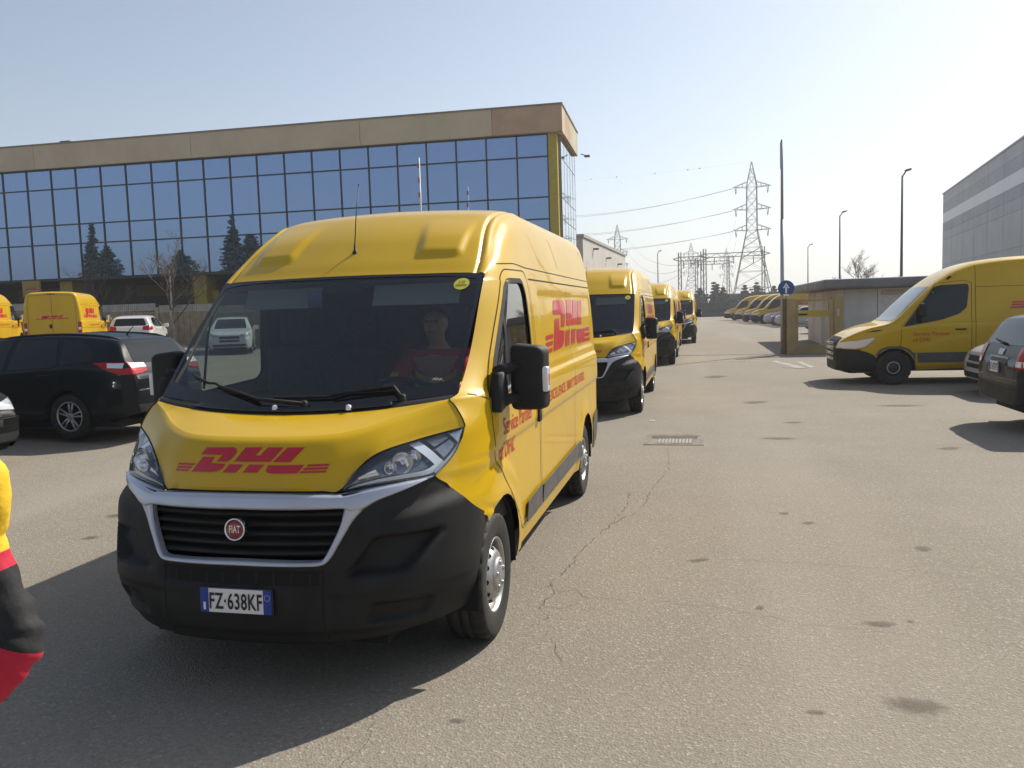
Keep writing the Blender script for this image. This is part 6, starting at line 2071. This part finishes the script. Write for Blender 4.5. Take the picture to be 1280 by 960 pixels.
def head_joints(J, E, neck, c, fwd):
    f = Vector(fwd).normalized(); r = f.cross(Vector((0, 0, 1))).normalized(); c = Vector(c)
    J['skull_low'] = (c + Vector((0, 0, -.075)) + f * .018, .056, .062); J['skull_mid'] = (c + Vector((0, 0, -.01)), .076, .088); J['skull_top'] = (c + Vector((0, 0, .07)) - f * .008, .064, .072)
    E += [(neck, 'skull_low'), ('skull_low', 'skull_mid'), ('skull_mid', 'skull_top')]
    J['nose'] = (c + f * .098 + Vector((0, 0, -.018)), .011); E.append(('skull_mid', 'nose'))
    for s in (-1, 1):
        J[f'ear{s}'] = (c + r * s * .080 - f * .012 + Vector((0, 0, -.01)), .010, .018); E.append(('skull_mid', f'ear{s}'))

# driver of the first van, at the wheel (van left, seat x = .46)
dv = thing('person', "driver in a red and yellow jacket holding the wheel of the first van", 'person', (.46, .75, 1.0))
def seated(root, lean=0.0):
    J = {'pelvis': (Vector((0, .02, .05)), .13, .11), 'waist': (Vector((0, -.0, .22)), .125, .10), 'chest': (Vector((0, -.03, .42)), .145, .105), 'collar': (Vector((0, -.02, .54)), .085, .07), 'neck': (Vector((0, -.03, .60)), .05, .05)}
    E = [('pelvis', 'waist'), ('waist', 'chest'), ('chest', 'collar'), ('collar', 'neck')]
    JT = dict((k, J[k]) for k in ('pelvis', 'waist', 'chest', 'collar')); ET = E[:3]
    for s in (-1, 1):
        J[f'sh{s}'] = (Vector((s * .19, -.03, .49)), .065); J[f'el{s}'] = (Vector((s * .24, -.24, .30)), .046); J[f'wr{s}'] = (Vector((s * .165, -.47, .35)), .03)
        E += [('chest', f'sh{s}'), (f'sh{s}', f'el{s}'), (f'el{s}', f'wr{s}')]
        J[f'kn{s}'] = (Vector((s * .14, -.42, .08)), .065); J[f'an{s}'] = (Vector((s * .13, -.56, -.33)), .045); J[f'to{s}'] = (Vector((s * .13, -.72, -.36)), .04)
        J[f'hp{s}'] = (Vector((s * .09, -.04, .04)), .09)
        E += [('pelvis', f'hp{s}'), (f'hp{s}', f'kn{s}'), (f'kn{s}', f'an{s}'), (f'an{s}', f'to{s}')]
    arms = dict((k, (J[k][0], J[k][1] + .012)) for k in J if k[:2] in ('sh', 'el', 'wr'))
    JK = {k: (v[0], v[1] + .016, v[2] + .016) for k, v in JT.items()}; JK.update(arms)
    EK = ET + [e for e in E if e[1][:2] in ('sh', 'el', 'wr')]
    head_joints(J, E, 'neck', (0, -.06, .72), (0, -1, -.05))
    for s in (-1, 1):
        add_hand(J, E, f'wr{s}', Vector((-s * .15, -.8, .55)), Vector((0, -.3, 1)), -s, f'h{s}', .9)
    b = skin_mesh('body', J, E, SKIN, root)
    head_parts(root, (0, -.06, .72), (0, -1, -.05))
    skin_mesh('jacket', JK, EK, [JR, JY], root, lambda c: 1 if (abs(c.x) > .2 and c.z < .42 and c.y > -.36) or (.30 < c.z < .40 and abs(c.x) < .16) else 0)
    JL = {k: (J[k][0], J[k][1] + .012, (J[k][2] if len(J[k]) > 2 else J[k][1]) + .012) for k in ('pelvis', 'hp1', 'hp-1', 'kn1', 'kn-1', 'an1', 'an-1')}
    skin_mesh('trousers', JL, [('pelvis', 'hp1'), ('pelvis', 'hp-1'), ('hp1', 'kn1'), ('hp-1', 'kn-1'), ('kn1', 'an1'), ('kn-1', 'an-1')], TRS, root)
seated(dv)

# courier standing beside the camera, cut off by the left edge
cp = thing('person', "courier in a yellow, red and black jacket at the left edge", 'person', (.165, -2.62, 0), 0)
J = {'pelvis': (Vector((0, 0, .95)), .145, .115), 'waist': (Vector((0, 0, 1.12)), .135, .105), 'chest': (Vector((0, 0, 1.33)), .155, .11), 'collar': (Vector((0, .0, 1.47)), .09, .075), 'neck': (Vector((0, -.01, 1.54)), .052)}
E = [('pelvis', 'waist'), ('waist', 'chest'), ('chest', 'collar'), ('collar', 'neck')]
for s in (-1, 1):
    J[f'sh{s}'] = (Vector((s * .19, 0, 1.42)), .048); J[f'el{s}'] = (Vector((s * .258, .015, 1.01)), .036); J[f'wr{s}'] = (Vector((s * .13, -.07, .80)), .030)
    J[f'hp{s}'] = (Vector((s * .095, 0, .90)), .095); J[f'kn{s}'] = (Vector((s * .07 - .05, -.01, .50)), .058); J[f'an{s}'] = (Vector((s * .06 - .10, .02, .09)), .042); J[f'to{s}'] = (Vector((s * .07 - .10, -.15, .04)), .04)
    J[f'md{s}'] = (Vector((s * .186, .01, 1.26)), .038)
    E += [('chest', f'sh{s}'), (f'sh{s}', f'md{s}'), (f'md{s}', f'el{s}'), (f'el{s}', f'wr{s}'), ('pelvis', f'hp{s}'), (f'hp{s}', f'kn{s}'), (f'kn{s}', f'an{s}'), (f'an{s}', f'to{s}')]
JL = {k: (J[k][0], J[k][1] + .015, (J[k][2] if len(J[k]) > 2 else J[k][1]) + .015) for k in ('pelvis', 'hp1', 'hp-1', 'kn1', 'kn-1', 'an1', 'an-1')}
head_joints(J, E, 'neck', (0, -.03, 1.66), (0, -1, -.2))
for s in (-1, 1): add_hand(J, E, f'wr{s}', Vector((-s * .5, -.25, -.8)), Vector((-s * .8, 0, .4)), -s, f'h{s}', .5)
skin_mesh('body', J, E, SKIN, cp)
head_parts(cp, (0, -.03, 1.66), (0, -1, -.2))
skin_mesh('trousers', JL, [('pelvis', 'hp1'), ('pelvis', 'hp-1'), ('hp1', 'kn1'), ('hp-1', 'kn-1'), ('kn1', 'an1'), ('kn-1', 'an-1')], TRS, cp)
for s in (-1, 1):
    bm = bmesh.new(); add_box(bm, s * .07 - .15, s * .07 - .05, -.22, .07, 0, .10, .035, seg=3); obj('shoe', bm, JB, cp)
# jacket: body with a red hem, sleeves bent with the hands at the hips
hw = tab([.84, .90, 1.0, 1.12, 1.25, 1.38, 1.44, 1.48, 1.52, 1.56], [.205, .21, .20, .185, .18, .195, .20, .185, .13, .07])
rows = []
for z in np.linspace(.86, 1.56, 44):
    w_ = hw(z)
    rows.append([((w_ + .006 * math.sin(5 * a + z * 40) + .006 * math.sin(z * 70 + 2 * a)) * math.cos(a), (.14 + .006 * math.sin(7 * a + z * 30)) * math.sin(a) * (1 if z < 1.5 else .7), z) for a in np.linspace(0, 2 * math.pi, 49)])
bm = bmesh.new(); add_grid(bm, rows)
bmesh.ops.remove_doubles(bm, verts=bm.verts, dist=1e-4)
for f in bm.faces:
    z = f.calc_center_median().z
    f.material_index = 1 if z < .92 or 1.20 < z < 1.26 or z > 1.47 else 2 if z < 1.20 else 0
obj('jacket', bm, [JY, JR, JB], cp)
for s in (-1, 1):
    line = [Vector((s * .198, 0, 1.475)), Vector((s * .222, .0, 1.42)), Vector((s * .206, .01, 1.34)), Vector((s * .182, .01, 1.27)), Vector((s * .196, .015, 1.20)), Vector((s * .228, .02, 1.11)), Vector((s * .262, .02, 1.035)), Vector((s * .268, .01, .995)), Vector((s * .238, -.01, .945)), Vector((s * .185, -.04, .88)), Vector((s * .13, -.07, .81))]
    rad = [.030, .054, .060, .060, .056, .054, .056, .058, .060, .052, .046]
    P_ = resample([tuple(p) for p in line], 61); Rr_ = np.interp(np.linspace(0, 1, 61), np.linspace(0, 1, 11), rad)
    bm = bmesh.new()
    rings = []; ox = None
    for i in range(61):
        d = Vector(P_[min(60, i + 1)] - P_[max(0, i - 1)]).normalized()
        x, y = frame_from(d) if ox is None else ((ox - d * ox.dot(d)).normalized(), None)
        ox = x; y = d.cross(x)
        fold = .10 * math.exp(-((i - 38) / 9) ** 2) + .03
        rings.append([tuple(Vector(P_[i]) + (x * math.cos(a) + y * math.sin(a)) * Rr_[i] * (1 + fold * math.sin(i * 1.25 + 1.7 * math.sin(a + i * .1)) * (.6 + .4 * math.cos(a)) + .025 * math.sin(4 * a + i * .7))) for a in np.linspace(0, 2 * math.pi, 25)])
    fs = add_grid(bm, rings)
    for j, f in enumerate(fs):
        i, a = j // 24, (j % 24) / 24 * 2 * math.pi
        c = f.calc_center_median()
        out = (c.x * s) - abs(P_[i][0])
        f.material_index = 1 if i < 3 or i >= 42 else 0 if i < 23 else (1 if i < 26 else 2)
        if 3 <= i < 23 and out < .012: f.material_index = 1
    bmesh.ops.remove_doubles(bm, verts=bm.verts, dist=1e-5)
    obj('sleeve', bm, [JY, JR, JB], cp)

# ------------------------------------------------------------------ black car nosing in at the left edge
Hx = dict(HATCH); Hx.update(paint=mat('flat_black_paint', (.005, .006, .007), .4, spec=.12, coat=.08))
make_car('black_car', "nose of a black car at the left edge, before the dark estate", 'car', Hx, (-6.86, 3.5, gz(-6.9)), R_(90))

# ------------------------------------------------------------------ air
bm = bmesh.new(); add_box(bm, -1700, 1700, -1500, 1900, -1.0, 64)
hz = bpy.data.materials.new("haze_air"); hz.use_nodes = True
_n, _l = hz.node_tree.nodes, hz.node_tree.links
_n.clear()  # hazebox
_o = _n.new("ShaderNodeOutputMaterial"); _v = _n.new("ShaderNodeVolumePrincipled")
_v.inputs["Color"].default_value = (.93, .96, 1.0, 1); _v.inputs["Density"].default_value = .0009; _v.inputs["Anisotropy"].default_value = .3
_l.new(_v.outputs[0], _o.inputs["Volume"])
tag(obj('haze', bm, hz, smooth=False), kind='stuff')
